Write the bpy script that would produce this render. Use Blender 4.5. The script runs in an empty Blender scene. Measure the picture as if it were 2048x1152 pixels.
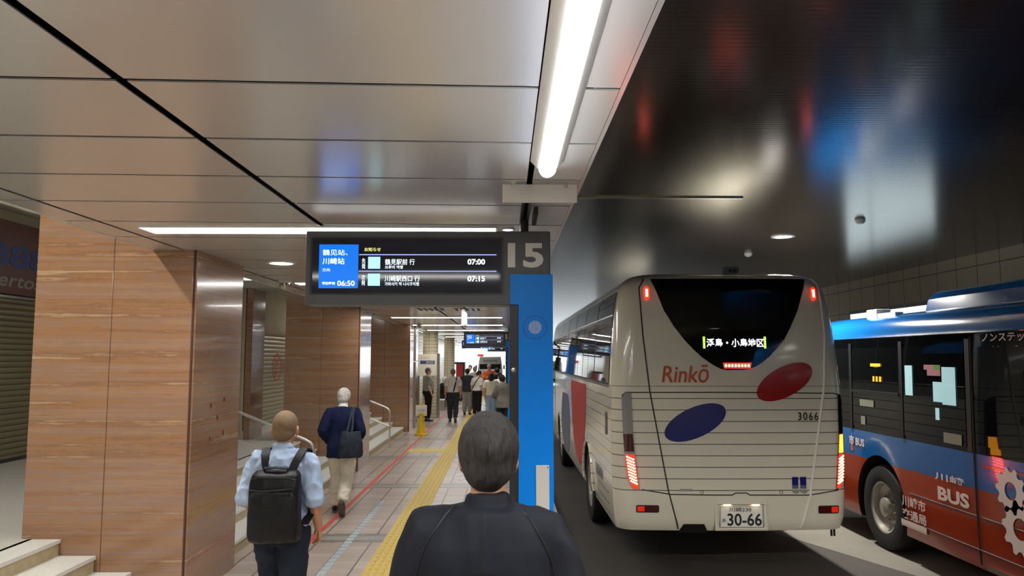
import bpy, bmesh, math, random
from mathutils import Vector, Matrix, noise
SC = bpy.context.scene
COL = SC.collection
PI = math.pi
rnd = random.Random(7)

# ------------------------------------------------------------------ camera, world, exposure
cam = bpy.data.cameras.new('camera')
cam.sensor_width = 36.0
cam.lens = 36.0 * 1520 / 2048
cam.clip_start = 0.05
cam.clip_end = 300
cam_o = bpy.data.objects.new('camera', cam)
COL.objects.link(cam_o)
cam_o.location = (0, 0, 2.05)
cam_o.rotation_euler = (math.radians(90 + 5.26), 0, math.radians(-0.528))
SC.camera = cam_o
SC.view_settings.view_transform = 'Standard'
SC.view_settings.look = 'None'
SC.view_settings.gamma = 1
SC.view_settings.use_curve_mapping = False
SC.view_settings.exposure = 0.1
SC.cycles.use_denoising = True
SC.cycles.max_bounces = 7
SC.cycles.diffuse_bounces = 4
SC.cycles.glossy_bounces = 4
SC.cycles.sample_clamp_indirect = 6
wd = bpy.data.worlds.new('world')
SC.world = wd
wd.use_nodes = True
wd.node_tree.nodes['Background'].inputs[0].default_value = (0.88, 0.96, 1.0, 1)
wd.node_tree.nodes['Background'].inputs[1].default_value = 3.0

LAMP = 20.0          # strength of the ceiling strip lamps
ROAD_W = 1000.0      # watts of a downlight over the roadway
SHOP_STR = 80.0     # strength of the lamp above the shop stairs


# ------------------------------------------------------------------ materials
def C(r, g, b):
    f = lambda v: (v / 255 / 12.92) if v / 255 <= 0.04045 else ((v / 255 + 0.055) / 1.055) ** 2.4
    return (f(r), f(g), f(b), 1)


def mat(name, col, rough=0.5, metal=0.0, emit=None, es=1.0, spec=0.5, coat=0.0, alpha=1.0, trans=0.0):
    m = bpy.data.materials.new(name)
    m.use_nodes = True
    b = m.node_tree.nodes['Principled BSDF']
    b.inputs['Base Color'].default_value = col
    b.inputs['Roughness'].default_value = rough
    b.inputs['Metallic'].default_value = metal
    b.inputs['Specular IOR Level'].default_value = spec
    b.inputs['Coat Weight'].default_value = coat
    b.inputs['Coat Roughness'].default_value = 0.05
    b.inputs['Alpha'].default_value = alpha
    b.inputs['Transmission Weight'].default_value = trans
    if emit:
        b.inputs['Emission Color'].default_value = emit
        b.inputs['Emission Strength'].default_value = es
    return m


class NT:
    """small helper over a material's node tree"""
    def __init__(s, m):
        s.t = m.node_tree
        s.b = s.t.nodes['Principled BSDF']

    def n(s, typ, ins=None, **kw):
        nd = s.t.nodes.new(typ)
        for k, v in kw.items():
            setattr(nd, k, v)
        for k, v in (ins or {}).items():
            if hasattr(v, 'is_output') or isinstance(v, bpy.types.NodeSocket):
                s.t.links.new(v, nd.inputs[k])
            else:
                nd.inputs[k].default_value = v
        return nd

    def math(s, op, a, b=0.0, c=None):
        ins = {0: a, 1: b}
        if c is not None:
            ins[2] = c
        return s.n('ShaderNodeMath', ins, operation=op).outputs[0]

    def mix(s, f, a, b):
        nd = s.n('ShaderNodeMix', None, data_type='RGBA')
        for i, v in ((0, f), (6, a), (7, b)):
            if isinstance(v, bpy.types.NodeSocket):
                s.t.links.new(v, nd.inputs[i])
            else:
                nd.inputs[i].default_value = v
        return nd.outputs[2]

    def coord(s, scale=(1, 1, 1), src='Object'):
        tc = s.n('ShaderNodeTexCoord')
        mp = s.n('ShaderNodeMapping', {'Vector': tc.outputs[src], 'Scale': scale})
        return mp.outputs[0]

    def xyz(s, vec):
        return s.n('ShaderNodeSeparateXYZ', {0: vec}).outputs

    def noise(s, vec, scale=5.0, detail=4.0, rough=0.5):
        return s.n('ShaderNodeTexNoise', {'Vector': vec, 'Scale': scale, 'Detail': detail, 'Roughness': rough}).outputs[0]

    def ramp(s, f, stops):
        nd = s.n('ShaderNodeValToRGB', {0: f})
        e = nd.color_ramp.elements
        while len(e) < len(stops):
            e.new(0.5)
        for q, (p, c) in zip(e, stops):
            q.position = p
            q.color = c
        return nd.outputs[0]

    def base(s, sock):
        s.t.links.new(sock, s.b.inputs['Base Color'])

    def rough(s, sock):
        s.t.links.new(sock, s.b.inputs['Roughness'])

    def bump(s, h, strength=0.3, dist=0.01):
        nd = s.n('ShaderNodeBump', {'Height': h, 'Strength': strength, 'Distance': dist})
        s.t.links.new(nd.outputs[0], s.b.inputs['Normal'])


def speckled(name, col, var=0.12, scale=60, rough=0.7, bump=0.0, **kw):
    m = mat(name, col, rough, **kw)
    t = NT(m)
    f = t.noise(t.coord(), scale, 5)
    lo = tuple(c * (1 - var) for c in col[:3]) + (1,)
    hi = tuple(min(1, c * (1 + var)) for c in col[:3]) + (1,)
    t.base(t.ramp(f, [(0.3, lo), (0.7, hi)]))
    if bump:
        t.bump(f, bump, 0.01)
    return m


def stone_mat():
    m = mat('banded brown stone', C(160, 115, 80), 0.16, spec=0.6, coat=0.35)
    t = NT(m)
    f1 = t.noise(t.coord((0.14, 0.14, 6.5)), 1.0, 6, 0.6)
    f2 = t.noise(t.coord((0.45, 0.45, 24.0)), 1.0, 6, 0.65)
    f3 = t.noise(t.coord((2.0, 2.0, 9.0)), 2.5, 6, 0.65)
    s = t.math('ADD', t.math('MULTIPLY', f1, 0.66), t.math('MULTIPLY', f2, 0.26))
    s = t.math('ADD', s, t.math('MULTIPLY', f3, 0.13))
    c = t.ramp(s, [(0.36, C(104, 74, 58)), (0.43, C(150, 112, 80)), (0.475, C(162, 126, 98)), (0.51, C(146, 116, 100)), (0.545, C(158, 116, 80)),
                   (0.58, C(136, 102, 80)), (0.62, C(184, 152, 122)), (0.7, C(150, 114, 84))])
    pits = t.noise(t.coord((14, 14, 40)), 1.6, 5, 0.7)
    k = t.ramp(pits, [(0.27, (1, 1, 1, 1)), (0.33, (0, 0, 0, 1))])
    t.base(t.mix(t.math('MULTIPLY', k, 0.5), c, C(84, 54, 40)))
    t.bump(s, 0.06, 0.01)
    return m


def line_mask(t, x, x0, w):
    return t.math('LESS_THAN', t.math('ABSOLUTE', t.math('SUBTRACT', x, x0)), w)


def floor_mat():
    m = mat('pinkish beige floor tiles', C(190, 170, 155), 0.32)
    t = NT(m)
    v = t.coord()
    x, y, z = t.xyz(v)
    tile = t.math('FLOOR', t.math('DIVIDE', x, 0.30))
    row = t.math('FLOOR', t.math('DIVIDE', y, 0.15))
    idv = t.n('ShaderNodeCombineXYZ', {0: tile, 1: row})
    wn = t.n('ShaderNodeTexWhiteNoise', {'Vector': idv.outputs[0]}, noise_dimensions='2D').outputs[0]
    c = t.ramp(wn, [(0, C(176, 160, 150)), (0.5, C(188, 173, 163)), (1, C(198, 185, 176))])
    big = t.noise(v, 0.8, 3)
    c = t.mix(t.math('MULTIPLY', big, 0.35), c, C(172, 158, 142))
    jx = t.math('LESS_THAN', t.math('MODULO', t.math('ADD', x, 60.0), 0.30), 0.020)
    jy = t.math('LESS_THAN', t.math('MODULO', t.math('ADD', y, 60.0), 0.15), 0.008)
    c = t.mix(t.math('MULTIPLY', jy, 0.6), c, C(130, 118, 112))
    c = t.mix(t.math('MULTIPLY', jx, 0.85), c, C(78, 70, 66))
    # grey cross bands every 3.55 m
    my = t.math('MODULO', t.math('ADD', y, 3.55 * 20 - 8.72), 3.55)
    b1 = t.math('LESS_THAN', my, 0.42)
    b2 = t.math('LESS_THAN', t.math('ABSOLUTE', t.math('SUBTRACT', my, 0.21)), 0.09)
    c = t.mix(b1, c, C(128, 124, 116))
    c = t.mix(b2, c, C(158, 158, 152))
    t.base(c)
    t.rough(t.math('ADD', t.math('MULTIPLY', big, 0.2), 0.2))
    t.bump(t.math('SUBTRACT', 1.0, t.math('MAXIMUM', jx, jy)), 0.25, 0.003)
    return m


def grid_tile_mat(name, col, line, sx, sz, lw=0.012, rough=0.3, axis='y', var=0.1):
    """wall tiles on a vertical face; axis is the horizontal direction along the wall"""
    m = mat(name, col, rough)
    t = NT(m)
    x, y, z = t.xyz(t.coord())
    u = x if axis == 'x' else y
    if axis == 'xy':
        u = t.math('ADD', x, y)
    a = t.math('ADD', u, 90.0)
    b = t.math('ADD', z, 9.0)
    idv = t.n('ShaderNodeCombineXYZ', {0: t.math('FLOOR', t.math('DIVIDE', a, sx)), 1: t.math('FLOOR', t.math('DIVIDE', b, sz))})
    wn = t.n('ShaderNodeTexWhiteNoise', {'Vector': idv.outputs[0]}, noise_dimensions='2D').outputs[0]
    lo = tuple(c * (1 - var) for c in col[:3]) + (1,)
    c = t.mix(wn, lo, col)
    j = t.math('MAXIMUM', t.math('LESS_THAN', t.math('MODULO', a, sx), lw), t.math('LESS_THAN', t.math('MODULO', b, sz), lw))
    t.base(t.mix(j, c, line))
    t.bump(t.math('SUBTRACT', 1.0, j), 0.3, 0.004)
    return m


def asphalt_mat(name, col, paleroad=False):
    m = mat(name, col, 0.75)
    t = NT(m)
    v = t.coord()
    f = t.noise(v, 90, 6, 0.7)
    g = t.noise(v, 0.9, 4)
    s = t.math('ADD', t.math('MULTIPLY', f, 0.6), t.math('MULTIPLY', g, 0.4))
    lo = tuple(c * 0.6 for c in col[:3]) + (1,)
    hi = tuple(min(1, c * 1.45) for c in col[:3]) + (1,)
    t.base(t.ramp(s, [(0.35, lo), (0.65, hi)]))
    t.bump(f, 0.4 if not paleroad else 0.2, 0.01)
    return m


def shutter_mat(name, col, pitch=0.085):
    m = mat(name, col, 0.42, 0.35)
    t = NT(m)
    x, y, z = t.xyz(t.coord())
    p = t.math('MODULO', t.math('ADD', z, 9.0), pitch)
    p = t.math('DIVIDE', p, pitch)
    groove = t.math('LESS_THAN', p, 0.14)
    dark = tuple(c * 0.35 for c in col[:3]) + (1,)
    t.base(t.mix(groove, col, dark))
    h = t.math('SINE', t.math('MULTIPLY', p, PI))
    t.bump(h, 0.8, 0.02)
    return m


def road_ceiling_mat():
    m = mat('dark ribbed metal soffit', C(50, 44, 46), 0.19, 0.5)
    t = NT(m)
    v = t.coord()
    x, y, z = t.xyz(v)
    f = t.noise(t.coord((0.5, 22, 1)), 1.0, 3, 0.6)
    w = t.math('SINE', t.math('MULTIPLY', y, 2 * PI / 0.05))
    rib = t.math('LESS_THAN', t.math('MODULO', t.math('ADD', y, 60.0), 0.9), 0.02)
    h = t.math('ADD', t.math('MULTIPLY', w, 0.45), t.math('MULTIPLY', f, 1.2))
    t.bump(h, 0.022, 0.01)
    t.base(t.mix(rib, C(50, 44, 46), C(22, 20, 20)))
    return m


def panel_mat():
    m = mat('satin beige metal panel', C(212, 210, 208), 0.2, 0.42)
    t = NT(m)
    f = t.noise(t.coord((0.9, 0.9, 0.9)), 1.0, 2)
    t.rough(t.math('ADD', t.math('MULTIPLY', f, 0.10), 0.17))
    g = t.noise(t.coord((1.3, 0.5, 1)), 1.6, 1)
    t.bump(g, 0.012, 0.05)
    return m


def bus_paint():
    m = mat('cream coach paint', C(226, 221, 203), 0.2, coat=0.6)
    t = NT(m)
    x, y, z = t.xyz(t.coord())
    # thin grooves between the slats of the lower body
    side = t.math('GREATER_THAN', y, 0.55)
    low = t.math('SUBTRACT', 0.80, t.math('MULTIPLY', side, 0.36))
    inside = t.math('MULTIPLY', t.math('GREATER_THAN', z, low), t.math('LESS_THAN', z, 1.80))
    ph = t.math('MODULO', t.math('ADD', z, 0.1178 * 30 - 1.778 + 0.006), 0.1178)
    ln = t.math('LESS_THAN', ph, 0.009)
    top = line_mask(t, z, 1.905, 0.005)
    k = t.math('MAXIMUM', t.math('MULTIPLY', ln, inside), t.math('MULTIPLY', top, 0.6))
    t.base(t.mix(k, C(226, 221, 203), C(104, 100, 92)))
    t.bump(t.math('SUBTRACT', 1.0, k), 0.4, 0.006)
    return m


def fabric_mat(name, col, rough=0.85, var=0.18, scale=9):
    m = mat(name, col, rough, spec=0.25)
    t = NT(m)
    f = t.noise(t.coord((1, 1, 0.6)), scale, 4, 0.6)
    g = t.noise(t.coord(), 420, 2)
    lo = tuple(c * (1 - var) for c in col[:3]) + (1,)
    hi = tuple(min(1, c * (1 + var)) for c in col[:3]) + (1,)
    t.base(t.ramp(f, [(0.3, lo), (0.7, hi)]))
    t.bump(t.math('ADD', t.math('MULTIPLY', g, 0.25), f), 0.25, 0.006)
    return m


def hair_mat(name, col):
    m = mat(name, col, 0.5, spec=0.35)
    t = NT(m)
    f = t.noise(t.coord((110, 110, 14)), 1.0, 5, 0.65)
    g = t.noise(t.coord((30, 30, 9)), 1.0, 3, 0.6)
    lo = tuple(c * 0.45 for c in col[:3]) + (1,)
    hi = tuple(min(1, c * 1.6) for c in col[:3]) + (1,)
    t.base(t.ramp(f, [(0.3, lo), (0.7, hi)]))
    t.bump(t.math('ADD', f, g), 0.9, 0.012)
    return m


MT = dict(
    stone=stone_mat(), tilefloor=floor_mat(), panel=panel_mat(), road_ceil=road_ceiling_mat(), coach=bus_paint(),
    void=mat('ceiling void black', C(8, 8, 8), 0.95),
    asphalt=asphalt_mat('dark asphalt', C(62, 58, 54)), paleroad=asphalt_mat('pale road patch', C(112, 108, 100), True),
    curb=speckled('pale granite kerb', C(196, 192, 184), 0.08, 80),
    landing=speckled('pale landing terrazzo', C(216, 214, 206), 0.05, 50, 0.35),
    tread=speckled('white stone tread', C(228, 228, 222), 0.05, 40, 0.4), riser=speckled('cream stone riser', C(178, 164, 128), 0.12, 12, 0.5),
    cream=speckled('cream plaster', C(200, 192, 165), 0.05, 6), greyceil=speckled('grey soffit plaster', C(190, 188, 178), 0.04, 4),
    shutter=shutter_mat('olive grey shutter slats', C(138, 128, 100)), shutter2=shutter_mat('cream shutter slats', C(172, 162, 132)),
    fascia=speckled('rust brown fascia', C(96, 46, 26), 0.08, 3, 0.5),
    walltile=grid_tile_mat('grey wall tiles', C(138, 128, 110), C(40, 36, 32), 0.56, 0.50, 0.02),
    whitetile=grid_tile_mat('ivory wall tiles', C(226, 216, 186), C(120, 112, 94), 0.75, 0.12, 0.012, 0.25, 'y', 0.04),
    coltile=grid_tile_mat('ivory column tiles', C(226, 216, 186), C(110, 102, 86), 0.10, 0.12, 0.01, 0.25, 'xy', 0.04),
    yellow=speckled('yellow tactile paving', C(212, 184, 92), 0.1, 40, 0.6),
    redline=speckled('red floor line', C(208, 78, 62), 0.08, 30, 0.5), bluetile=speckled('pale blue floor tile', C(178, 196, 202), 0.06, 30, 0.4),
    lamp=mat('lit lamp diffuser', (1, 1, 1, 1), 0.4, emit=(1.0, 0.985, 0.955, 1), es=LAMP),
    tube=mat('lit tube lamp', (1, 1, 1, 1), 0.4, emit=(0.97, 0.985, 1.0, 1), es=LAMP * 1.15),
    disc=mat('lit downlight diffuser', (1, 1, 1, 1), 0.4, emit=(1.0, 0.97, 0.9, 1), es=6),
    white=mat('white painted metal', C(222, 220, 214), 0.35), whitepl=mat('white plastic', C(216, 216, 212), 0.4),
    acrylic=mat('frosted acrylic sheet', C(210, 200, 188), 0.35, alpha=0.55),
    steel=mat('brushed stainless steel', C(190, 186, 178), 0.22, 1.0), chrome=mat('polished steel', C(214, 212, 206), 0.3, 0.85),
    signgrey=speckled('dark grey sign casing', C(88, 92, 95), 0.04, 60, 0.45), signdark=mat('black grey trim', C(46, 48, 50), 0.4),
    blue=mat('bright blue enamel', C(0, 142, 255), 0.4, spec=0.25), darkblue=mat('dark blue print', C(0, 70, 150), 0.4),
    num=mat('pale grey numerals', C(232, 232, 226), 0.4),
    screen=mat('dark display glass', C(10, 10, 14), 0.06, emit=C(14, 15, 22), es=1.0),
    scr_blue=mat('lit blue display field', C(0, 20, 60), 0.3, emit=C(0, 118, 238), es=1.0),
    scr_white=mat('lit white display text', C(200, 200, 200), 0.3, emit=C(226, 244, 255), es=1.3),
    scr_cyan=mat('lit pale blue display tile', C(120, 160, 180), 0.3, emit=C(176, 238, 255), es=1.05),
    scr_yel=mat('lit yellow display text', C(200, 200, 100), 0.3, emit=C(240, 240, 150), es=1.0),
    scr_line=mat('lit lavender display line', C(100, 110, 160), 0.3, emit=C(150, 165, 232), es=1.0),
    glass=mat('black tinted glass', C(7, 8, 10), 0.04, spec=0.6),
    tint=mat('grey tinted upper glass', C(52, 50, 54), 0.12), sideglass=mat('mirror dark window glass', C(20, 22, 24), 0.03, 0.35, spec=0.8),
    rubber=mat('black rubber', C(22, 21, 20), 0.8), seam=mat('dark body seam', C(46, 44, 40), 0.6), seamglint=mat('body seam with painted highlight', C(240, 238, 230), 0.25),
    rimgrey=mat('satin aluminium rim', C(168, 162, 154), 0.3, 0.4), black=mat('black plastic', C(20, 20, 20), 0.5), well=mat('black wheel well', C(8, 8, 8), 0.9),
    ovalred=mat('dark red oval decal', C(164, 14, 14), 0.25, coat=0.3), ovalblue=mat('dark blue oval decal', C(14, 26, 112), 0.25, coat=0.3),
    orange=mat('orange lettering', C(196, 92, 52), 0.3),
    lens=mat('smoked tail lens', C(150, 146, 146), 0.15, coat=0.4), lensdark=mat('dark red lens', C(74, 20, 20), 0.12, coat=0.6),
    lensred=mat('glowing red lens', C(190, 20, 14), 0.2, emit=(1, 0.035, 0.012, 1), es=1.3),
    reflred=mat('red reflector with added glow', C(214, 26, 16), 0.2, emit=(1, 0.03, 0.01, 1), es=0.35), led=mat('lit red lamp element', C(255, 80, 60), 0.3, emit=(1, 0.16, 0.09, 1), es=16),  # the reflector is no lamp; a faint glow is put into its colour
    amber=mat('lit amber lamp', C(255, 160, 40), 0.3, emit=(1, 0.36, 0.02, 1), es=3.2), amberled=mat('amber display dots', C(200, 120, 20), 0.4, emit=(1, 0.42, 0.03, 1), es=1.6),
    platelamp=mat('warm plate lamp', (1, 1, 1, 1), 0.4, emit=(1, 0.72, 0.42, 1), es=6),
    plate=mat('white number plate', C(236, 234, 226), 0.35), plategreen=mat('dark plate characters', C(22, 30, 30), 0.5),
    dest=mat('lit destination text', C(200, 200, 200), 0.4, emit=C(244, 240, 255), es=1.4), destbar=mat('lit green bars', C(160, 200, 80), 0.4, emit=C(190, 230, 90), es=1.2),
    dred=mat('side decal red', C(180, 52, 48), 0.45, spec=0.2), dgrey=mat('side decal slate blue', C(92, 102, 124), 0.45, spec=0.2),
    busblue=mat('blue bus paint', C(14, 92, 160), 0.16, coat=0.7), busred=mat('rust orange bus paint', C(146, 54, 28), 0.18, coat=0.6),
    busroof=mat('white roof box', C(214, 218, 216), 0.35), buswhite=mat('pale lettering', C(216, 202, 194), 0.4),
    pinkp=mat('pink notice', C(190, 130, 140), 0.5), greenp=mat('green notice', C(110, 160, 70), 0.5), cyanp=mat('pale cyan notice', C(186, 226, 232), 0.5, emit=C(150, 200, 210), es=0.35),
    skin=speckled('tan skin', C(196, 146, 116), 0.06, 30, 0.5), skin2=speckled('light skin', C(214, 170, 142), 0.06, 30, 0.5),
    eye=mat('dark eye', C(30, 24, 20), 0.2),
    hairblack=hair_mat('black hair', C(28, 25, 24)), hairdark=hair_mat('dark hair with grey', C(52, 49, 48)), hairgrey=hair_mat('grey hair', C(108, 104, 98)), hairwhite=hair_mat('white hair', C(206, 204, 196)),
    buzz=fabric_mat('cropped grey brown hair', C(128, 106, 82), 0.7, 0.15, 40), hairbrown=hair_mat('dark brown hair', C(50, 36, 32)),
    navyjacket=fabric_mat('navy windbreaker cloth', C(25, 28, 38), 0.7, 0.14, 6), blazer=fabric_mat('navy wool', C(24, 32, 66), 0.9), paleblue=fabric_mat('pale blue shirt cotton', C(176, 196, 226), 0.85, 0.06, 12),
    slate=fabric_mat('dark slate trousers cloth', C(34, 42, 56), 0.85), beige=fabric_mat('beige trousers cloth', C(224, 217, 198), 0.85, 0.08), blackcloth=fabric_mat('black cloth', C(26, 26, 28), 0.85),
    greyshirt=fabric_mat('grey shirt cotton', C(196, 192, 182), 0.85, 0.06), midgrey=fabric_mat('mid grey cloth', C(142, 140, 134), 0.85), vest=fabric_mat('charcoal cloth', C(46, 50, 56), 0.85),
    creamtop=fabric_mat('cream cotton', C(232, 226, 202), 0.85, 0.05), jeans=fabric_mat('light blue denim', C(146, 172, 194), 0.9, 0.1), whitecloth=fabric_mat('white cotton', C(232, 232, 228), 0.85, 0.04),
    orangecloth=fabric_mat('orange cloth', C(224, 108, 62), 0.85, 0.08), suitgrey=fabric_mat('warm grey suit cloth', C(112, 108, 100), 0.85),
    bag=fabric_mat('black nylon', C(30, 31, 34), 0.42, 0.15, 8), bag2=fabric_mat('charcoal canvas', C(48, 54, 66), 0.75), leather=mat('dark shoe leather', C(30, 26, 24), 0.35), sole=mat('grey shoe sole', C(96, 90, 84), 0.7),
    coneyellow=mat('yellow plastic', C(236, 196, 20), 0.35), board=mat('ivory notice board', C(226, 220, 204), 0.4), navyprint=mat('navy print', C(52, 78, 122), 0.5), print=mat('dark print', C(70, 66, 62), 0.6), redprint=mat('faded red print', C(186, 90, 70), 0.6),
    farwhite=mat('white van paint', C(206, 210, 210), 0.3), redp=mat('red vending panel', C(196, 40, 40), 0.4),
    holeedge=mat('broken stone edge', C(170, 98, 66), 0.8), redbrown=mat('dark brown joint', C(70, 42, 30), 0.7), shopblue=mat('blue shop letters', C(22, 48, 120), 0.5), shopgrey=mat('grey shop letters', C(140, 128, 116), 0.5),
    signlit=mat('lit white sign face', C(220, 225, 235), 0.4, emit=C(235, 240, 255), es=1.1), dimpaper=mat('grey green notice', C(124, 126, 112), 0.5), adlit=mat('backlit panel face', C(200, 210, 210), 0.5, emit=C(214, 232, 236), es=1.7), navysign=mat('navy sign face', C(16, 30, 90), 0.35, emit=C(10, 24, 90), es=0.8),
)


# ------------------------------------------------------------------ mesh helpers
class MB:
    def __init__(s):
        s.v = []
        s.f = []
        s.m = []

    def add(s, verts, faces, mi=0):
        n = len(s.v)
        s.v += [tuple(p) for p in verts]
        for f in faces:
            s.f.append([i + n for i in f])
            s.m.append(mi)
        return s

    def box(s, x0, x1, y0, y1, z0, z1, mi=0, rot=None):
        vs = [Vector((x, y, z)) for z in (z0, z1) for y in (y0, y1) for x in (x0, x1)]
        if rot:
            vs = [rot @ p for p in vs]
        return s.add(vs, [(0, 2, 3, 1), (4, 5, 7, 6), (0, 1, 5, 4), (2, 6, 7, 3), (0, 4, 6, 2), (1, 3, 7, 5)], mi)

    def rings(s, rings, mi=0, cap=True, closed=True):
        n = len(rings[0])
        vs = [p for r in rings for p in r]
        fs = []
        for i in range(len(rings) - 1):
            for j in range(n if closed else n - 1):
                k = (j + 1) % n
                fs.append((i * n + j, i * n + k, (i + 1) * n + k, (i + 1) * n + j))
        s.add(vs, fs, mi)
        if cap and closed:
            b = len(s.v) - len(vs)
            s.f.append([b + j for j in reversed(range(n))])
            s.m.append(mi)
            s.f.append([b + (len(rings) - 1) * n + j for j in range(n)])
            s.m.append(mi)
        return s

    def tube(s, pts, rad, n=12, mi=0, flat=None, up=None, cap=True):
        """tapered tube along pts; rad is one value or a list; flat=(a,b) scales the two cross axes"""
        pts = [Vector(p) for p in pts]
        if not hasattr(rad, '__len__'):
            rad = [rad] * len(pts)
        fa, fb = flat or (1, 1)
        t0 = (pts[1] - pts[0]).normalized()
        u = Vector(up) if up else (Vector((0, 0, 1)) if abs(t0.z) < 0.9 else Vector((1, 0, 0)))
        rs = []
        for i, p in enumerate(pts):
            a = pts[max(0, i - 1)]
            b = pts[min(len(pts) - 1, i + 1)]
            t = (b - a)
            t = t.normalized() if t.length > 1e-9 else t0
            u = (u - t * u.dot(t))
            u.normalize()
            w = t.cross(u)
            r = rad[i]
            rs.append([p + u * (math.cos(2 * PI * j / n) * r * fa) + w * (math.sin(2 * PI * j / n) * r * fb) for j in range(n)])
        return s.rings(rs, mi, cap)

    def ball(s, c, r, nu=16, nv=10, mi=0, rot=None):
        c = Vector(c)
        rx, ry, rz = r if hasattr(r, '__len__') else (r, r, r)
        vs = []
        fs = []
        for i in range(1, nv):
            a = PI * i / nv
            for j in range(nu):
                b = 2 * PI * j / nu
                p = Vector((rx * math.sin(a) * math.cos(b), ry * math.sin(a) * math.sin(b), rz * math.cos(a)))
                if rot:
                    p = rot @ p
                vs.append(c + p)
        top = Vector((0, 0, rz))
        bot = Vector((0, 0, -rz))
        if rot:
            top, bot = rot @ top, rot @ bot
        vs += [c + top, c + bot]
        T, B = len(vs) - 2, len(vs) - 1
        for j in range(nu):
            k = (j + 1) % nu
            fs.append((T, j, k))
            fs.append((B, (nv - 2) * nu + k, (nv - 2) * nu + j))
            for i in range(nv - 2):
                fs.append((i * nu + j, (i + 1) * nu + j, (i + 1) * nu + k, i * nu + k))
        return s.add(vs, fs, mi)

    def lathe(s, prof, n=32, mi=0, M=None, cap=True):
        """prof: list of (r, h) turned about z; M moves it"""
        M = M or Matrix()
        rs = [[M @ Vector((r * math.cos(2 * PI * j / n), r * math.sin(2 * PI * j / n), h)) for j in range(n)] for r, h in prof]
        return s.rings(rs, mi, cap)

    def grid(s, rows, mi=0):
        return s.rings(rows, mi, False, False)

    def ribbon(s, pts, width, thick, mi=0):
        """flat band along pts; width is a vector, thick along the band's normal"""
        pts = [Vector(p) for p in pts]
        w = Vector(width) * 0.5
        rs = []
        for i, p in enumerate(pts):
            t = (pts[min(len(pts) - 1, i + 1)] - pts[max(0, i - 1)]).normalized()
            n = t.cross(w).normalized() * thick * 0.5
            rs.append([p - w - n, p + w - n, p + w + n, p - w + n])
        return s.rings(rs, mi, True)

    def mesh(s, name, mats, smooth=False, angle=35):
        me = bpy.data.meshes.new(name)
        me.from_pydata(s.v, [], s.f)
        for m in (mats if isinstance(mats, (list, tuple)) else [mats]):
            me.materials.append(MT[m] if isinstance(m, str) else m)
        me.polygons.foreach_set('material_index', s.m)
        bm = bmesh.new()
        bm.from_mesh(me)
        bmesh.ops.recalc_face_normals(bm, faces=bm.faces)
        bm.to_mesh(me)
        bm.free()
        if smooth:
            me.polygons.foreach_set('use_smooth', [True] * len(me.polygons))
            me.set_sharp_from_angle(angle=math.radians(angle))
        me.update()
        return me

    def obj(s, name, mats, parent=None, smooth=False, angle=35, bevel=0.0, seg=2):
        o = bpy.data.objects.new(name, s.mesh(name, mats, smooth, angle))
        COL.objects.link(o)
        if parent:
            o.parent = parent
        if bevel:
            b = o.modifiers.new('bevel', 'BEVEL')
            b.width = bevel
            b.segments = seg
            b.limit_method = 'ANGLE'
            b.angle_limit = math.radians(40)
        return o


def link_mesh(name, me, parent=None):
    o = bpy.data.objects.new(name, me)
    COL.objects.link(o)
    if parent:
        o.parent = parent
    return o


def tag(o, label=None, cat=None, group=None, kind=None):
    for k, v in (('label', label), ('category', cat), ('group', group), ('kind', kind)):
        if v:
            o[k] = v
    return o


def thing(name, label, cat, loc=(0, 0, 0), rz=0.0, group=None):
    o = bpy.data.objects.new(name, None)
    o.empty_display_size = 0.2
    COL.objects.link(o)
    o.location = loc
    o.rotation_euler = (0, 0, rz)
    return tag(o, label, cat, group)


def kids(o):
    return [c for c in bpy.data.objects if c.parent == o]


def dup(o, loc, label=None, group=None, rz=None):
    r = o.copy()
    COL.objects.link(r)
    r.location = loc
    if rz is not None:
        r.rotation_euler = (0, 0, rz)
    tag(r, label, None, group)
    for ch in kids(o):
        c = ch.copy()
        COL.objects.link(c)
        c.parent = r
        for g in kids(ch):
            d = g.copy()
            COL.objects.link(d)
            d.parent = c
    return r


def struct(mb, name, mats, **kw):
    o = mb.obj(name, mats, **kw)
    o['kind'] = 'structure'
    return o


def evaluated(o):
    dg = bpy.context.evaluated_depsgraph_get()
    dg.update()
    return bpy.data.meshes.new_from_object(o.evaluated_get(dg))


def text_geo(body, bold=0.0, shear=0.0, res=3, space=1.0):
    cu = bpy.data.curves.new('lettering', 'FONT')
    cu.body = body
    cu.offset = bold
    cu.shear = shear
    cu.resolution_u = res
    cu.space_character = space
    o = bpy.data.objects.new('lettering', cu)
    COL.objects.link(o)
    me = evaluated(o)
    vs = [(v.co.x, v.co.y) for v in me.vertices]
    fs = [list(p.vertices) for p in me.polygons]
    bpy.data.objects.remove(o)
    bpy.data.curves.remove(cu)
    bpy.data.meshes.remove(me)
    return vs, fs


def text_into(mb, body, fn, box, mi=0, bold=0.0, shear=0.0, space=1.0, keep=None):
    """fit body into box=(x0,x1,z0,z1); fn maps (u,w) to a 3D point"""
    vs, fs = text_geo(body, bold, shear, space=space)
    a0, a1 = min(p[0] for p in vs), max(p[0] for p in vs)
    b0, b1 = min(p[1] for p in vs), max(p[1] for p in vs)
    x0, x1, z0, z1 = box
    mb.add([fn(x0 + (p[0] - a0) / (a1 - a0) * (x1 - x0), z0 + (p[1] - b0) / (b1 - b0) * (z1 - z0)) for p in vs], fs, mi)
    return mb


def text_obj(name, body, fn, box, m, parent, **kw):
    mb = text_into(MB(), body, fn, box, 0, **kw)
    me = bpy.data.meshes.new(name)
    me.from_pydata(mb.v, [], mb.f)
    me.materials.append(MT[m])
    return link_mesh(name, me, parent)


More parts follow.
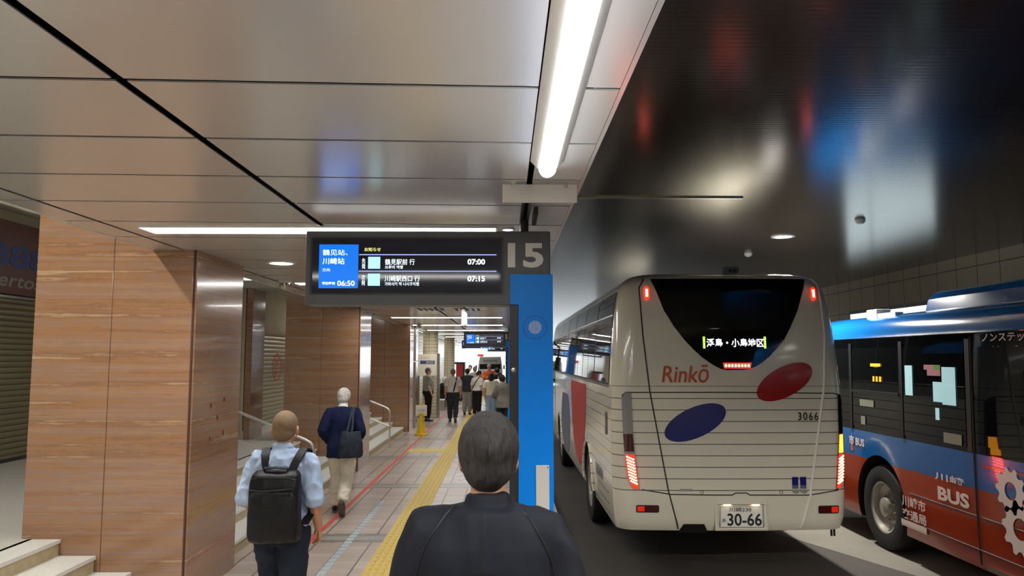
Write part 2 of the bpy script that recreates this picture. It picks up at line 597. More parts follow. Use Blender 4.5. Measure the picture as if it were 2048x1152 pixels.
def fuse(mb, name, mats, voxel, smooth=4, amp=0.0, scale=6.0, stretch=(1, 1, 1), seed=0.0, keepmat=False):
    """melt the closed pieces of mb into one continuous skin"""
    o = mb.obj('melt', mats)
    r = o.modifiers.new('r', 'REMESH')
    r.mode = 'VOXEL'
    r.voxel_size = voxel
    if smooth:
        q = o.modifiers.new('s', 'SMOOTH')
        q.factor = 0.5
        q.iterations = smooth
    me = evaluated(o)
    bpy.data.objects.remove(o)
    me.name = name
    if amp:
        co = []
        for v in me.vertices:
            p = Vector((v.co.x * stretch[0], v.co.y * stretch[1], v.co.z * stretch[2])) * scale + Vector((seed, seed * 1.7, 0))
            d = noise.noise(p) + 0.5 * noise.noise(p * 2.3)
            d = 1 - abs(d) * 2.2
            q = v.co + v.normal * (d * amp)
            co += [q.x, q.y, q.z]
        me.vertices.foreach_set('co', co)
    me.polygons.foreach_set('use_smooth', [True] * len(me.polygons))
    me.update()
    return me


# ------------------------------------------------------------------ the setting
CEIL = 2.985
LAND = 0.54
YB, YF = -9.0, 62.0

struct(MB().box(-3.4, 0.55, YB, YF, -0.25, 0.0), 'floor', 'tilefloor')
struct(MB().box(0.55, 0.70, YB, YF, -0.25, 0.004), 'trim_1', 'curb')
struct(MB().box(-14, 14, YB - 4, YF + 30, -0.5, -0.26), 'ground', 'asphalt')
struct(MB().box(0.70, 7.5, YB, YF, -0.25, -0.15), 'road', 'asphalt')
cs = MB()                                                     # paler patch laid over the asphalt, with a slanting edge
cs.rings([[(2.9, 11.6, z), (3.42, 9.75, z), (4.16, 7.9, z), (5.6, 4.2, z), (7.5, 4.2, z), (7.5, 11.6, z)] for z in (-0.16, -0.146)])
struct(cs, 'road_patch', 'paleroad')
struct(MB().box(-7.5, -3.95, YB, 14.2, -0.2, LAND).box(-4.95, -3.95, 14.2, 26.0, -0.2, LAND), 'floor_upper', 'landing')

# platform ceiling: satin panels hung with open joints under a black void
cp = MB()
K = 0.045
cols = [(-3.01, -2.81), (-2.78, -1.322), (-1.282, 0.115), (0.145, 0.40)]
ys = [2.56 + 0.685 * i for i in range(-17, 88)]
for x0, x1 in cols:
    for i in range(len(ys) - 1):
        a, b = ys[i] + 0.013, ys[i + 1] - 0.013
        vs = [(x, y + K * x, z) for z in (CEIL, CEIL + 0.006) for y in (a, b) for x in (x0, x1)]
        cp.add(vs, [(0, 2, 3, 1), (4, 5, 7, 6), (0, 1, 5, 4), (2, 6, 7, 3), (0, 4, 6, 2), (1, 3, 7, 5)])
struct(cp, 'ceiling', 'panel')
struct(MB().box(-3.0, 0.39, YB, YF, CEIL + 0.25, CEIL + 0.32), 'ceiling_void', 'void')
struct(MB().box(0.402, 0.42, YB, YF, CEIL + 0.001, 3.85), 'trim_2', 'panel')            # fascia towards the roadway
struct(MB().box(-3.055, -3.012, YB, 14.2, CEIL, 4.3).box(-3.055, -3.012, 14.2, 26, CEIL, 3.5), 'trim_3', 'greyceil')
struct(MB().box(0.43, 8.2, YB, YF, 3.70, 3.85), 'ceiling_road', 'road_ceil')
struct(MB().box(-7.6, -3.05, YB, 14.2, 4.2, 4.3).box(-4.95, -3.05, 14.2, 26, 3.36, 3.5), 'ceiling_upper', 'greyceil')
struct(MB().box(0.75, 2.45, 7.68, 7.72, 3.685, 3.70), 'trim_4', 'steel')
struct(MB().box(7.5, 7.7, YB, YF, -0.3, 3.85), 'wall_right', 'walltile')
struct(MB().box(-7.6, -7.3, YB, 14.4, 0.0, 4.3).box(-7.6, -4.95, 14.2, 14.4, 0, 4.3), 'wall_left', 'cream')
struct(MB().box(-7.6, 8.0, YB - 0.2, YB, -0.3, 4.3), 'wall_back', 'cream')
ws = MB().box(-5.1, -4.9, 14.4, 26.2, 0, 3.5)
struct(ws, 'wall_shop', 'cream')
struct(MB().box(-4.9, -4.88, 14.4, 26, LAND, LAND + 0.16), 'baseboard_left', 'tread')
struct(MB().box(-4.9, -3.2, 23.4, 23.6, 0, 3.5).box(-3.4, -3.2, 23.4, YF, 0, CEIL + 0.05), 'wall_tiled', 'whitetile')

# stone steps between the pillars: each flight three white treads on cream risers
def flight(name, y0, y1):
    mb = MB()
    xs = [-2.83, -3.13, -3.43, -3.73, -3.96]
    zs = [0.135, 0.27, 0.405, LAND]
    for i, z in enumerate(zs):
        mb.box(xs[i + 1] if i < 3 else -3.96, xs[i], y0, y1, -0.1 if i == 0 else 0.0, z - 0.03, 1)
        mb.box(-3.99, xs[i] + 0.015, y0, y1, z - 0.03, z, 0)
    o = struct(mb, name, ['tread', 'riser'])
    return o
flight('steps', -3.0, 6.56)
flight('steps', 7.76, 14.06)
flight('steps', 15.22, 21.46)

# floor markings
struct(MB().box(-2.215, -2.155, YB, 48, 0.0, 0.003), 'floor_red_line', 'redline')
tp = MB().box(-1.365, -1.045, YB, 48, 0.0, 0.006).box(-2.15, -1.365, 16.9, 17.45, 0.0, 0.006).box(-1.365, 0.2, 16.9, 17.45, 0.0, 0.0055)
for i in range(400):                                            # raised bars and domes of the paving
    y = 5.2 + i * 0.15
    if y < 46:
        for x in (-1.31, -1.24, -1.17, -1.10):
            tp.box(x - 0.014, x + 0.014, y, y + 0.125, 0.006, 0.0105)
struct(tp, 'floor_tactile_paving', 'yellow')
bl = MB()
for i in range(44):
    y = 4.6 + i * 0.15
    bl.box(-1.79, -1.71, y, y + 0.122, 0, 0.0035)
struct(bl, 'floor_tile_row', 'bluetile')

# ------------------------------------------------------------------ pillars
def pillar(y0, y1, label, holes=False, top=3.4):
    p = thing('stone_pillar', label, 'pillar', (-3.36, (y0 + y1) / 2, 0), 0, 'stone clad pillars along the steps')
    d = (y1 - y0) / 2
    z1 = top
    b = MB().box(-0.69, -0.03, -d, -d + 0.06, 0, z1).box(-0.0265, 0.66, -d, -d + 0.06, 0, z1)
    b.obj('front_cladding', 'stone', p, bevel=0.004, seg=1)
    s = MB().box(0.62, 0.69, -d + 0.012, d, 0, z1)
    so = s.obj('side_cladding', 'stone', p, bevel=0.004, seg=1)
    if holes:                                                    # bolt holes left where a plate was taken off
        hb = MB()
        for y, z in ((-0.16, 1.62), (0.16, 1.655), (0.0, 1.50), (-0.16, 1.32), (0.16, 1.345)):
            hb.box(0.688, 0.6915, y - 0.024, y + 0.024, z - 0.03, z + 0.03, 0).box(0.69, 0.6925, y - 0.012, y + 0.012, z - 0.018, z + 0.022, 1)
        hb.obj('bolt_hole', ['holeedge', 'rubber'], so)
    MB().box(-0.69, 0.62, -d + 0.06, d, 0, z1).obj('core', 'stone', p)
    MB().box(0.66, 0.675, -d + 0.002, -d + 0.012, 0, z1).obj('edge_joint', 'redbrown', p)
    return p

pillar(6.57, 7.74, 'near brown banded stone pillar at the left with bolt holes in its side', True, 4.2)
pillar(14.08, 15.20, 'brown banded stone pillar behind the white-haired man', False, 3.4)
p3 = pillar(21.48, 22.5, 'far brown banded stone pillar just left of the yellow sign stand', False, 3.4)

# steel clad column behind the third pillar and round tiled columns beyond
t = thing('steel_column', 'slim bright steel-clad column beside the far stone pillar', 'column', (-2.69, 22.85, 0))
MB().box(-0.05, 0.06, -0.3, 0.3, 0, 1.95).obj('lower_cladding', 'steel', t, bevel=0.01)
MB().box(-0.05, 0.06, -0.3, 0.3, 1.96, CEIL).obj('upper_cladding', 'steel', t, bevel=0.01)
t = thing('tiled_column', 'round ivory tiled column under the notice board', 'column', (-2.62, 26.9, 0))
MB().lathe([(0.27, 0.12), (0.27, CEIL)], 32).obj('shaft', 'coltile', t, True)
MB().lathe([(0.30, 0), (0.30, 0.12)], 32).obj('plinth', 'coltile', t, True)
t = thing('tiled_column', 'farther ivory tiled column at the end of the tiled wall', 'column', (-2.62, 36.0, 0))
MB().lathe([(0.25, 0.12), (0.25, CEIL)], 32).obj('shaft', 'coltile', t, True)
MB().lathe([(0.28, 0), (0.28, 0.12)], 32).obj('plinth', 'coltile', t, True)

# ------------------------------------------------------------------ lamps of the platform ceiling
def strip(y, label, x0=-2.60, x1=-0.07):
    t = thing('ceiling_strip_light', label, 'light', ((x0 + x1) / 2, y, CEIL), 0, 'strip lights set across the platform ceiling')
    w = (x1 - x0) / 2
    MB().box(-w, w, -0.125, 0.125, -0.012, -0.002).obj('diffuser', 'lamp', t)
    MB().box(-w - 0.02, w + 0.02, -0.145, -0.127, -0.014, 0.0).box(-w - 0.02, w + 0.02, 0.127, 0.145, -0.014, 0.0).box(-w - 0.02, -w - 0.002, -0.127, 0.127, -0.014, 0).box(w + 0.002, w + 0.02, -0.127, 0.127, -0.014, 0).obj('frame', 'white', t)
    return t
st0 = strip(5.49, 'long white ceiling strip light just above the black departure display')
names = {9.5: 'short glimpse of a strip light left of the departure display', 13.5: 'strip light hidden behind the departure display',
         17.5: 'bright strip light crossing just below the display bottom edge', 21.5: 'second strip light below the display, by the far pillar top',
         25.5: 'third strip light below the display over the tiled wall', 29.5: 'fourth small strip light over the tiled wall',
         33.5: 'fifth small strip light over the tiled wall', 37.5: 'tiny farthest but one strip light left of the second display',
         41.5: 'tiny farthest strip light left of the second display', 46.0: 'unseen strip light added behind the second display', 50.5: 'unseen strip light added behind the queue display, last but one', 55.0: 'unseen strip light added to light the white minibus', 1.4: 'strip light overhead before the display', -2.6: 'strip light overhead behind the first'}  # unseen strips past the far display are added to light the minibus
for y, lb in names.items():
    dup(st0, (st0.location.x, y, CEIL), lb)

t = thing('tube_light', 'bright white tube light running along the ceiling edge above the kerb', 'light', (0.2, 0, CEIL - 0.002))
MB().rings([[(-0.08, y, 0), (-0.036, y, -0.045), (0.036, y, -0.045), (0.08, y, 0)] for y in (-4.0, 3.55)]).obj('housing', 'white', t)
pr = [(0.040 * math.cos(a), 0.036 * math.sin(a)) for a in [2 * PI * j / 20 for j in range(20)]]
e = MB()
e.rings([[(x * s, y, z * s - 0.045) for x, z in pr] for y, s in [(-3.9, 1), (3.53, 1), (3.555, 0.9), (3.57, 0.6), (3.575, 0.2)]])
e.obj('tube', 'tube', t, True)
t = thing('acrylic_plate', 'frosted blank plate hanging from the ceiling past the tube light end', 'sign', (0.185, 4.0, CEIL))
MB().box(-0.2, 0.2, -0.006, 0.006, -0.11, -0.01).obj('sheet', 'acrylic', t, bevel=0.003)
MB().box(-0.15, -0.13, -0.012, 0.012, -0.03, 0).obj('clip', 'steel', t)
MB().box(0.13, 0.15, -0.012, 0.012, -0.03, 0).obj('clip', 'steel', t)
t = thing('ceiling_channel', 'narrow dark cable channel on the ceiling above the numeral sign', 'channel', (0.13, 4.9, CEIL))
MB().box(-0.03, -0.012, -0.85, 0.35, -0.012, 0).box(0.012, 0.03, -0.85, 0.35, -0.012, 0).obj('rail', 'signdark', t)
MB().box(0.05, 0.075, -0.25, 0.15, -0.05, 0).obj('bracket', 'black', t)

def downlight(name, label, x, y, z, r, m='disc', group=None):
    t = thing(name, label, 'light', (x, y, z), 0, group)
    MB().lathe([(r, -0.012), (r, 0.0), (r * 0.86, 0.0), (r * 0.86, -0.010)], 32).obj('rim', 'white', t, True)
    MB().lathe([(r * 0.85, -0.011), (r * 0.5, -0.014), (0.001, -0.015)], 32).obj('diffuser', m, t, True)
    return t
downlight('round_downlight', 'round white downlight in the ceiling left of the departure display', -2.2, 7.44, CEIL, 0.15)
downlight('round_downlight', 'small round downlight right behind the numeral sign top', 0.02, 5.45, CEIL, 0.05)
t = thing('dome_camera', 'small clear dome camera on the ceiling below the round downlight', 'camera', (-2.66, 9.15, CEIL))
MB().lathe([(0.075, 0), (0.075, -0.03), (0.06, -0.035)], 24).obj('mount', 'whitepl', t, True)
MB().ball((0, 0, -0.04), (0.062, 0.062, 0.07)).obj('dome', 'steel', t, True)
dup(t, (-2.40, 21.3, CEIL), 'tiny dome camera on the ceiling near the far pillar top')
for x, lb in ((-1.42, 'row of dark ceiling vent slots, left group under the display edge'), (-0.72, 'row of dark ceiling vent slots, right group under the display edge')):
    t = thing('ceiling_vent', lb, 'vent', (x, 14.6, CEIL), 0, 'slotted vents in the ceiling')
    MB().box(-0.27, 0.27, -0.35, 0.35, -0.006, 0).obj('frame', 'panel', t)
    v = MB()
    for i in range(5):
        v.box(-0.235 + 0.105 * i, -0.185 + 0.105 * i, -0.3, 0.3, -0.014, -0.006)
    v.obj('slot', 'black', t)

def spot(x, y, z, w, size=0.16, ang=150, parent=None, col=(1, 0.95, 0.86)):
    li = bpy.data.lights.new('downlight_lamp', 'SPOT')
    li.energy = w
    li.color = col
    li.shadow_soft_size = size
    li.spot_size = math.radians(ang)
    li.spot_blend = 0.4
    o = bpy.data.objects.new('downlight_lamp', li)
    COL.objects.link(o)
    o.location = (x, y, z)
    if parent:
        o.parent = parent
    return o
for y, lb in ((10.2, 'oval downlight glowing in the dark ceiling above the gap between buses'), (18.4, 'road downlight hidden beyond the cream coach'), (2.0, 'road downlight overhead before the cream coach'), (-5.5, 'road downlight overhead at the back')):
    t = downlight('road_downlight', lb, 3.78, y, 3.70, 0.155, 'disc', 'downlights over the roadway')
    spot(0, 0, -0.05, ROAD_W, parent=t)
t = thing('ceiling_sensor', 'small grey dome sensor on the dark road ceiling beside the bright reflection', 'sensor', (4.25, 8.95, 3.70))
MB().lathe([(0.06, 0), (0.06, -0.02), (0.04, -0.05), (0.001, -0.06)], 20).obj('dome', 'whitepl', t, True)
dup(t, (3.85, 11.9, 3.70), 'tiny pale sensor on the dark road ceiling below the oval downlight')

# lamp over the shop steps, above the lower ceiling's edge
t = thing('shop_strip_light', 'strip light high over the shop steps behind the ceiling edge', 'light', (-3.9, 3.4, 4.2))
MB().box(-0.08, 0.08, -2.2, 2.2, -0.06, 0).obj('housing', 'white', t)
m_shop = mat('lit shop strip', (1, 1, 1, 1), 0.4, emit=(1, 0.96, 0.9, 1), es=SHOP_STR)
MB().box(-0.05, 0.05, -2.15, 2.15, -0.075, -0.06).obj('tube', m_shop, t)
t = thing('shop_strip_light', 'unseen strip light added in the recess above the closed shop', 'light', (-5.9, 7.4, 4.2))  # lamp added out of view to light the shop recess
MB().box(-1.2, 1.2, -0.08, 0.08, -0.06, 0).obj('housing', 'white', t)
MB().box(-1.1, 1.1, -0.05, 0.05, -0.075, -0.06).obj('tube', 'lamp', t)
t = thing('shop_strip_light', 'strip light over the landing before the cream shutter', 'light', (-4.0, 18.6, 3.36))
MB().box(-0.08, 0.08, -0.9, 0.9, -0.06, 0).obj('housing', 'white', t)
MB().box(-0.05, 0.05, -0.85, 0.85, -0.075, -0.06).obj('tube', 'lamp', t)

t = thing('lit_panel', 'backlit white advertising panel on the dark tiled wall, seen mirrored in the road ceiling', 'sign', (7.5, 14.6, 1.2))
MB().box(-0.06, 0, -1.75, 1.75, 0, 1.85).obj('frame', 'signdark', t)
MB().box(-0.065, -0.06, -1.68, 0.55, 0.07, 1.78).box(-0.065, -0.06, 0.62, 1.68, 0.07, 1.78).obj('lit_face', 'adlit', t)

# ------------------------------------------------------------------ shop fronts at the left
t = thing('roller_shutter', 'closed olive grey roller shutter under the brown shop sign', 'shutter', (-7.3, 9.0, LAND))
MB().box(0.0, 0.05, -5, 5, 0.05, 2.38).obj('curtain', 'shutter', t)
MB().box(0.0, 0.07, -5, 5, 0.0, 0.05).obj('bottom_bar', 'signdark', t)
MB().box(0.0, 0.10, -5, 5, 2.38, 2.42).obj('head_trim', 'steel', t)
t = thing('shop_sign', 'rust brown shop sign band with blue and grey lettering above the shutter', 'sign', (-7.3, 9.0, 2.97))
MB().box(0.0, 0.16, -5, 5, 0, 1.05).obj('panel', 'fascia', t)
rp = lambda x: (lambda u, w: (x, u, w))
text_obj('lettering', '8888', rp(0.165), (1.0, 2.86, 0.38, 0.72), 'shopblue', t, bold=0.03)
text_obj('lettering', 'certosa', rp(0.165), (1.5, 2.92, 0.10, 0.27), 'shopgrey', t, bold=0.02, shear=0.2)
t = thing('stone_pier', 'brown stone pier at the left of the cream shutter', 'pier', (-4.875, 15.2, LAND))
MB().box(0.0, 0.12, -0.83, -0.1, 0, 2.82).obj('cladding', 'stone', t, bevel=0.004)
t = thing('roller_shutter', 'closed cream roller shutter with a faded red logo', 'shutter', (-4.9, 18.8, LAND + 0.16))
MB().box(0.0, 0.05, -3.6, 3.0, 0.0, 1.85).obj('curtain', 'shutter2', t)
MB().box(0.0, 0.09, -3.6, 3.0, 1.85, 1.92).obj('head_trim', 'riser', t)
lg = MB()
n = 32
lg.rings([[(0.056, -2.52 + r1 * math.cos(2 * PI * j / n), 1.15 + r1 * math.sin(2 * PI * j / n)) for j in range(n)] for r1 in (0.30, 0.25)], 0, False)
text_into(lg, 'D', rp(0.056), (-2.64, -2.40, 1.0, 1.30))
text_into(lg, 'NOM', rp(0.056), (-2.15, -1.0, 1.0, 1.30))
lg.obj('logo', 'redprint', t)

# ------------------------------------------------------------------ handrails
def rail(y, label):
    t = thing('handrail', label, 'handrail', (-2.66, y, 0), 0, 'steel handrails down the steps')
    def bar(z0, zend, bend):
        p = [(-1.55, 0, z0 + 0.62), (-0.12, 0, z0 + 0.04), (-0.05, 0, z0), (-0.012, 0, z0 - 0.045), (0, 0, z0 - 0.11)]
        if bend:
            p += [(0, 0, zend)]
        else:
            p = p[:2] + [(-0.01, 0, z0 - 0.005)]
        return MB().tube(p, 0.019, 12)
    bar(0.88, 0.0, True).obj('upper_rail', 'chrome', t, True)
    bar(0.48, 0.0, False).obj('lower_rail', 'chrome', t, True)
    MB().tube([(-1.5, 0, LAND), (-1.5, 0, 1.49)], 0.018, 12).obj('post', 'chrome', t, True)
    MB().lathe([(0.04, 0), (0.04, 0.008), (0.02, 0.012)], 20).obj('floor_flange', 'chrome', t, True)
    return t
rail(10.75, 'bright steel handrail on the steps behind the man with the backpack')
rail(17.8, 'bright steel handrail on the steps left of the far stone pillar')

# ------------------------------------------------------------------ departure display and its blue post
def display(label):
    t = thing('departure_display', label, 'sign', (-0.5, 5.0, 0), 0, 'stop displays hung over the platform')
    c = MB().box(-0.82, 0.80, 0.0, 0.22, 2.398, 2.89)
    c.obj('casing', 'signgrey', t, bevel=0.008)
    fp = lambda u, w: (u + 0.5, -0.009, w)
    s = MB().box(-0.772, 0.475, -0.004, 0.0, 2.476, 2.836).obj('screen', 'screen', t)
    MB().box(-0.785, 0.488, -0.008, -0.0005, 2.836, 2.846).box(-0.785, 0.488, -0.008, -0.0005, 2.466, 2.476).box(-0.785, -0.772, -0.008, -0.0005, 2.476, 2.836).box(0.475, 0.488, -0.008, -0.0005, 2.476, 2.836).obj('screen_frame', 'signdark', t)
    MB().box(-0.728, -0.47, -0.0075, -0.004, 2.508, 2.798).obj('route_panel', 'scr_blue', s)
    for body_, box_, bold_ in (
        ('鶴见站、', (-1.205, -1.04, 2.725, 2.765), 0.006),
        ('川崎站', (-1.205, -1.06, 2.665, 2.708), 0.012),
        ('方向', (-1.205, -1.155, 2.617, 2.64), 0.0),
        ('06:50', (-1.105, -0.99, 2.522, 2.558), 0.02),
        ('現在時刻', (-1.205, -1.12, 2.53, 2.55), 0.02),
        ('先\n発', (-0.946, -0.922, 2.636, 2.706), 0.01),
        ('次\n発', (-0.946, -0.922, 2.526, 2.596), 0.01),
        ('鶴見駅前 行', (-0.793, -0.597, 2.662, 2.702), 0.006),
        ('쓰루미 역행', (-0.793, -0.675, 2.636, 2.658), 0.012),
        ('川崎駅西口 行', (-0.793, -0.562, 2.552, 2.592), 0.01),
        ('가와사키 역 니시구치행', (-0.793, -0.568, 2.524, 2.548), 0.012),
        ('07:00', (-0.248, -0.132, 2.664, 2.702), 0.03),
        ('07:15', (-0.248, -0.132, 2.552, 2.590), 0.03),
    ):
        text_obj('screen_text', body_, fp, box_, 'scr_white', s, bold=bold_)
    text_obj('screen_heading', 'お知らせ', fp, (-0.93, -0.822, 2.752, 2.778), 'scr_yel', s, bold=0.015)
    MB().box(-0.405, -0.325, -0.0075, -0.004, 2.637, 2.716).box(-0.405, -0.325, -0.0075, -0.004, 2.524, 2.604).obj('route_tile', 'scr_cyan', s, bevel=0.002)
    MB().box(-0.465, 0.443, -0.0075, -0.004, 2.727, 2.734).box(-0.465, 0.443, -0.0075, -0.004, 2.617, 2.624).obj('screen_rule', 'scr_line', s)
    nb = MB()
    text_into(nb, '15', lambda u, w: (u + 0.5, -0.003, w), (0.018, 0.255, 2.645, 2.81), bold=0.035)
    nb.obj('numeral', 'num', t)
    p = MB().box(0.534, 0.815, -0.012, 0.21, 2.40, 2.601).box(0.588, 0.815, -0.012, 0.21, 0.12, 2.40)
    po = p.obj('post', 'blue', t)
    MB().box(0.53, 0.587, -0.008, 0.2, 0.12, 2.398).obj('post_edge', 'signdark', t, bevel=0.003)
    MB().box(0.50, 0.83, -0.03, 0.24, 0.0, 0.12).obj('plinth', 'signdark', t, bevel=0.01)
    M = Matrix.Translation((0.697, -0.0125, 2.25)) @ Matrix.Rotation(PI / 2, 4, 'X')
    MB().rings([[M @ Vector((q * math.cos(2 * PI * j / 48), q * math.sin(2 * PI * j / 48), 0.0012)) for j in range(48)] for q in (0.0775, 0.0745)], 0, False).obj('speaker_ring', 'darkblue', t)
    sp = MB().lathe([(0.047, 0), (0.047, 0.004), (0.001, 0.004)], 32, 0, M)
    for i in range(-4, 5):
        h = math.sqrt(max(0, 0.043 ** 2 - (i * 0.0095) ** 2))
        sp.box(0.697 + i * 0.0095 - 0.0022, 0.697 + i * 0.0095 + 0.0022, -0.0178, -0.0165, 2.25 - h, 2.25 + h, 1)
    sp.obj('speaker_grille', ['blue', 'num'], t)
    M2 = Matrix.Translation((0.555, -0.008, 1.972)) @ Matrix.Rotation(PI / 2, 4, 'X')
    MB().lathe([(0.014, 0), (0.014, 0.006), (0.008, 0.008), (0.001, 0.008)], 20, 0, M2).obj('lock', 'chrome', t, True)
    n = MB().box(0.70, 0.786, -0.02, -0.012, 1.055, 1.362)
    no = n.obj('notice_plate', 'white', t, bevel=0.003)
    for z in (1.07, 1.347):
        MB().lathe([(0.004, 0), (0.004, 0.002)], 10, 0, Matrix.Translation((0.776, -0.02, z)) @ Matrix.Rotation(PI / 2, 4, 'X')).obj('screw', 'print', no)
    for x in (0.63,):
        MB().tube([(x, 0.1, 2.89), (x, 0.1, CEIL)], 0.03, 12).obj('hanger', 'signdark', t, True)
    return t
d0 = display('black departure display with numeral 15 on a blue post')
dup(d0, (-0.5, 24.3, 0), 'second smaller departure display above the queue, half hidden by the blue post')
dup(d0, (-0.5, 43.0, 0), 'tiny farthest departure display just under the second one')
t = thing('hanging_sign', 'small navy hanging sign with white writing left of the second display', 'sign', (-1.45, 33.0, 2.46))
MB().box(-0.42, 0.42, 0, 0.12, 0, 0.34).obj('casing', 'navysign', t)
MB().box(-0.35, 0.2, -0.005, 0, 0.14, 0.28).box(-0.3, 0.38, -0.005, 0, 0.06, 0.13).obj('writing', 'signlit', t)
for x in (-0.3, 0.3):
    MB().tube([(x, 0.06, 0.34), (x, 0.06, 0.525)], 0.02, 8).obj('hanger', 'steel', t)
t = thing('hanging_sign', 'tiny red and white hanging sign below the navy one', 'sign', (-1.12, 38.0, 2.12))
MB().box(-0.25, 0.25, 0, 0.1, 0.14, 0.4).obj('casing', 'signlit', t)
MB().box(-0.25, 0.05, 0, 0.1, 0.0, 0.12).obj('red_band', 'redp', t)
MB().tube([(0, 0.05, 0.4), (0, 0.05, 0.865)], 0.02, 8).obj('hanger', 'steel', t)
t = thing('hanging_sign', 'narrow edge-on sign plate hanging from the ceiling just below the display bottom edge', 'sign', (-0.77, 13.95, 2.64))
MB().box(-0.03, 0.03, 0.0, 0.9, 0.0, 0.30).obj('casing', 'whitepl', t, bevel=0.006)
MB().box(0.03, 0.034, 0.05, 0.85, 0.03, 0.27).obj('lit_face', 'signlit', t)
MB().tube([(0, 0.2, 0.30), (0, 0.2, 0.345)], 0.015, 8).obj('hanger', 'steel', t)
MB().tube([(0, 0.7, 0.30), (0, 0.7, 0.345)], 0.015, 8).obj('hanger', 'steel', t)

# notice board, sign stand, bench
t = thing('notice_board', 'ivory notice board with a navy strip on the round tiled column', 'notice board', (-2.70, 26.35, 1.42))
MB().box(-0.32, 0.36, 0.0, 0.05, 0.02, 0.76).obj('panel', 'board', t, bevel=0.008)
MB().box(-0.22, 0.28, -0.004, 0.0, 0.42, 0.54).obj('header_strip', 'navyprint', t)
text_obj('lettering', '案内所', lambda u, w: (u, -0.006, w), (-0.02, 0.24, 0.435, 0.525), 'board', t)
text_obj('lettering', '市バスのりば', lambda u, w: (u, -0.006, w), (-0.2, 0.1, 0.6, 0.67), 'redprint', t)
MB().box(0.36, 0.46, -0.02, 0.06, -1.42, 0.78).obj('edge_post', 'steel', t)
MB().box(-0.30, -0.24, 0.0, 0.05, -1.42, 0.02).obj('leg', 'steel', t)
t = thing('sign_stand', 'yellow plastic sign stand with an ivory panel on the floor', 'sign stand', (-2.24, 20.6, 0))
MB().lathe([(0.17, 0), (0.17, 0.03), (0.13, 0.05), (0.095, 0.2), (0.055, 0.48), (0.05, 0.52), (0.09, 0.53), (0.09, 0.56), (0.03, 0.57)], 24).obj('cone_base', 'coneyellow', t, True)
MB().box(-0.15, 0.15, -0.02, 0.02, 0.5, 0.79).obj('sign_panel', 'board', t, bevel=0.02)
text_obj('lettering', '足元注意', lambda u, w: (u, -0.022, w), (-0.1, 0.1, 0.63, 0.68), 'print', t)
MB().tube([(-0.06, 0, 0.79), (-0.04, 0, 0.83), (0.04, 0, 0.83), (0.06, 0, 0.79)], 0.015, 8).obj('handle', 'coneyellow', t, True)
t = thing('bench', 'pale bench along the tiled wall under the seated person', 'bench', (-2.6, 31.2, 0))
MB().box(-0.24, 0.24, -1.2, 1.2, 0.38, 0.44).obj('seat', 'white', t, bevel=0.02)
for y in (-1.0, 1.0):
    MB().box(-0.2, 0.2, y - 0.04, y + 0.04, 0, 0.38).obj('leg', 'steel', t)

# things at the far end
t = thing('white_minibus', 'white minibus with dark windscreen far beyond the queue', 'minibus', (-1.05, 54.0, 0))
mb = MB()
rg = []
for z, w, y in ((0.28, 0.84, 0.0), (0.9, 0.88, -0.02), (1.25, 0.88, 0.05), (1.9, 0.8, 0.32), (2.12, 0.76, 0.42), (2.2, 0.66, 0.6)):
    r = 0.12
    rg.append([(-w, y + r, z), (-w + r * 0.3, y + r * 0.3, z), (-w + r, y, z), (0, y - 0.03, z), (w - r, y, z), (w - r * 0.3, y + r * 0.3, z), (w, y + r, z), (w, y + 4.2, z), (0, y + 4.25, z), (-w, y + 4.2, z)])
mb.rings(rg)
mb.obj('body', 'farwhite', t, True, 40)
g = MB()
g.grid([[(x, y0 - 0.015 - 0.02 * (1 - (x / 0.8) ** 2), z) for x in [-0.74 + 1.48 * i / 8 for i in range(9)]] for z, y0 in ((1.27, 0.05), (1.45, 0.115), (1.62, 0.195))])
g.obj('windscreen', 'glass', t)
text_obj('lettering', 'zonoma', lambda u, w: (u, 0.24 + (w - 1.7) * 0.42 - 0.075, w), (-0.5, 0.5, 1.76, 1.92), 'print', t)
MB().box(-0.4, 0.4, -0.05, -0.02, 0.4, 0.6).obj('grille', 'signdark', t)
for sx in (-1, 1):
    MB().box(sx * 0.7 - 0.1, sx * 0.7 + 0.1, -0.05, 0.05, 0.7, 0.85).obj('headlamp', 'signlit', t)
    MB().box(sx * 0.98 - 0.06, sx * 0.98 + 0.06, 0.05, 0.12, 1.25, 1.55).obj('mirror', 'black', t, bevel=0.02)
    for yy in (0.75, 3.3):
        MB().lathe([(0.28, -0.1), (0.3, -0.07), (0.3, 0.07), (0.28, 0.1)], 24, 0, Matrix.Translation((sx * 0.76, yy, 0.3)) @ Matrix.Rotation(PI / 2, 4, 'Y')).obj('wheel', 'rubber', t, True)
t = thing('vending_machine', 'tall dark and red vending machine against the tiled wall', 'vending machine', (-2.35, 37.5, 0))
MB().box(-0.35, 0.4, -0.45, 0.45, 0, 1.85).obj('cabinet', 'signdark', t, bevel=0.02)
MB().box(0.0, 0.3, -0.47, -0.45, 0.9, 1.75).obj('front_panel', 'redp', t)
MB().box(-0.3, -0.02, -0.47, -0.45, 1.0, 1.75).obj('product_window', 'signlit', t)
t = thing('white_post', 'white round-topped post at the far platform end right of the minibus', 'post', (0.1, 46, 0))
MB().lathe([(0.12, 0), (0.12, 0.02), (0.06, 0.04), (0.06, 1.7)], 20).obj('shaft', 'white', t, True)
MB().lathe([(0.02, -0.06), (0.25, -0.06), (0.25, 0.06), (0.02, 0.06)], 24, 0, Matrix.Translation((0, 0, 1.92)) @ Matrix.Rotation(PI / 2, 4, 'X')).obj('sign_disc', 'signlit', t, True)


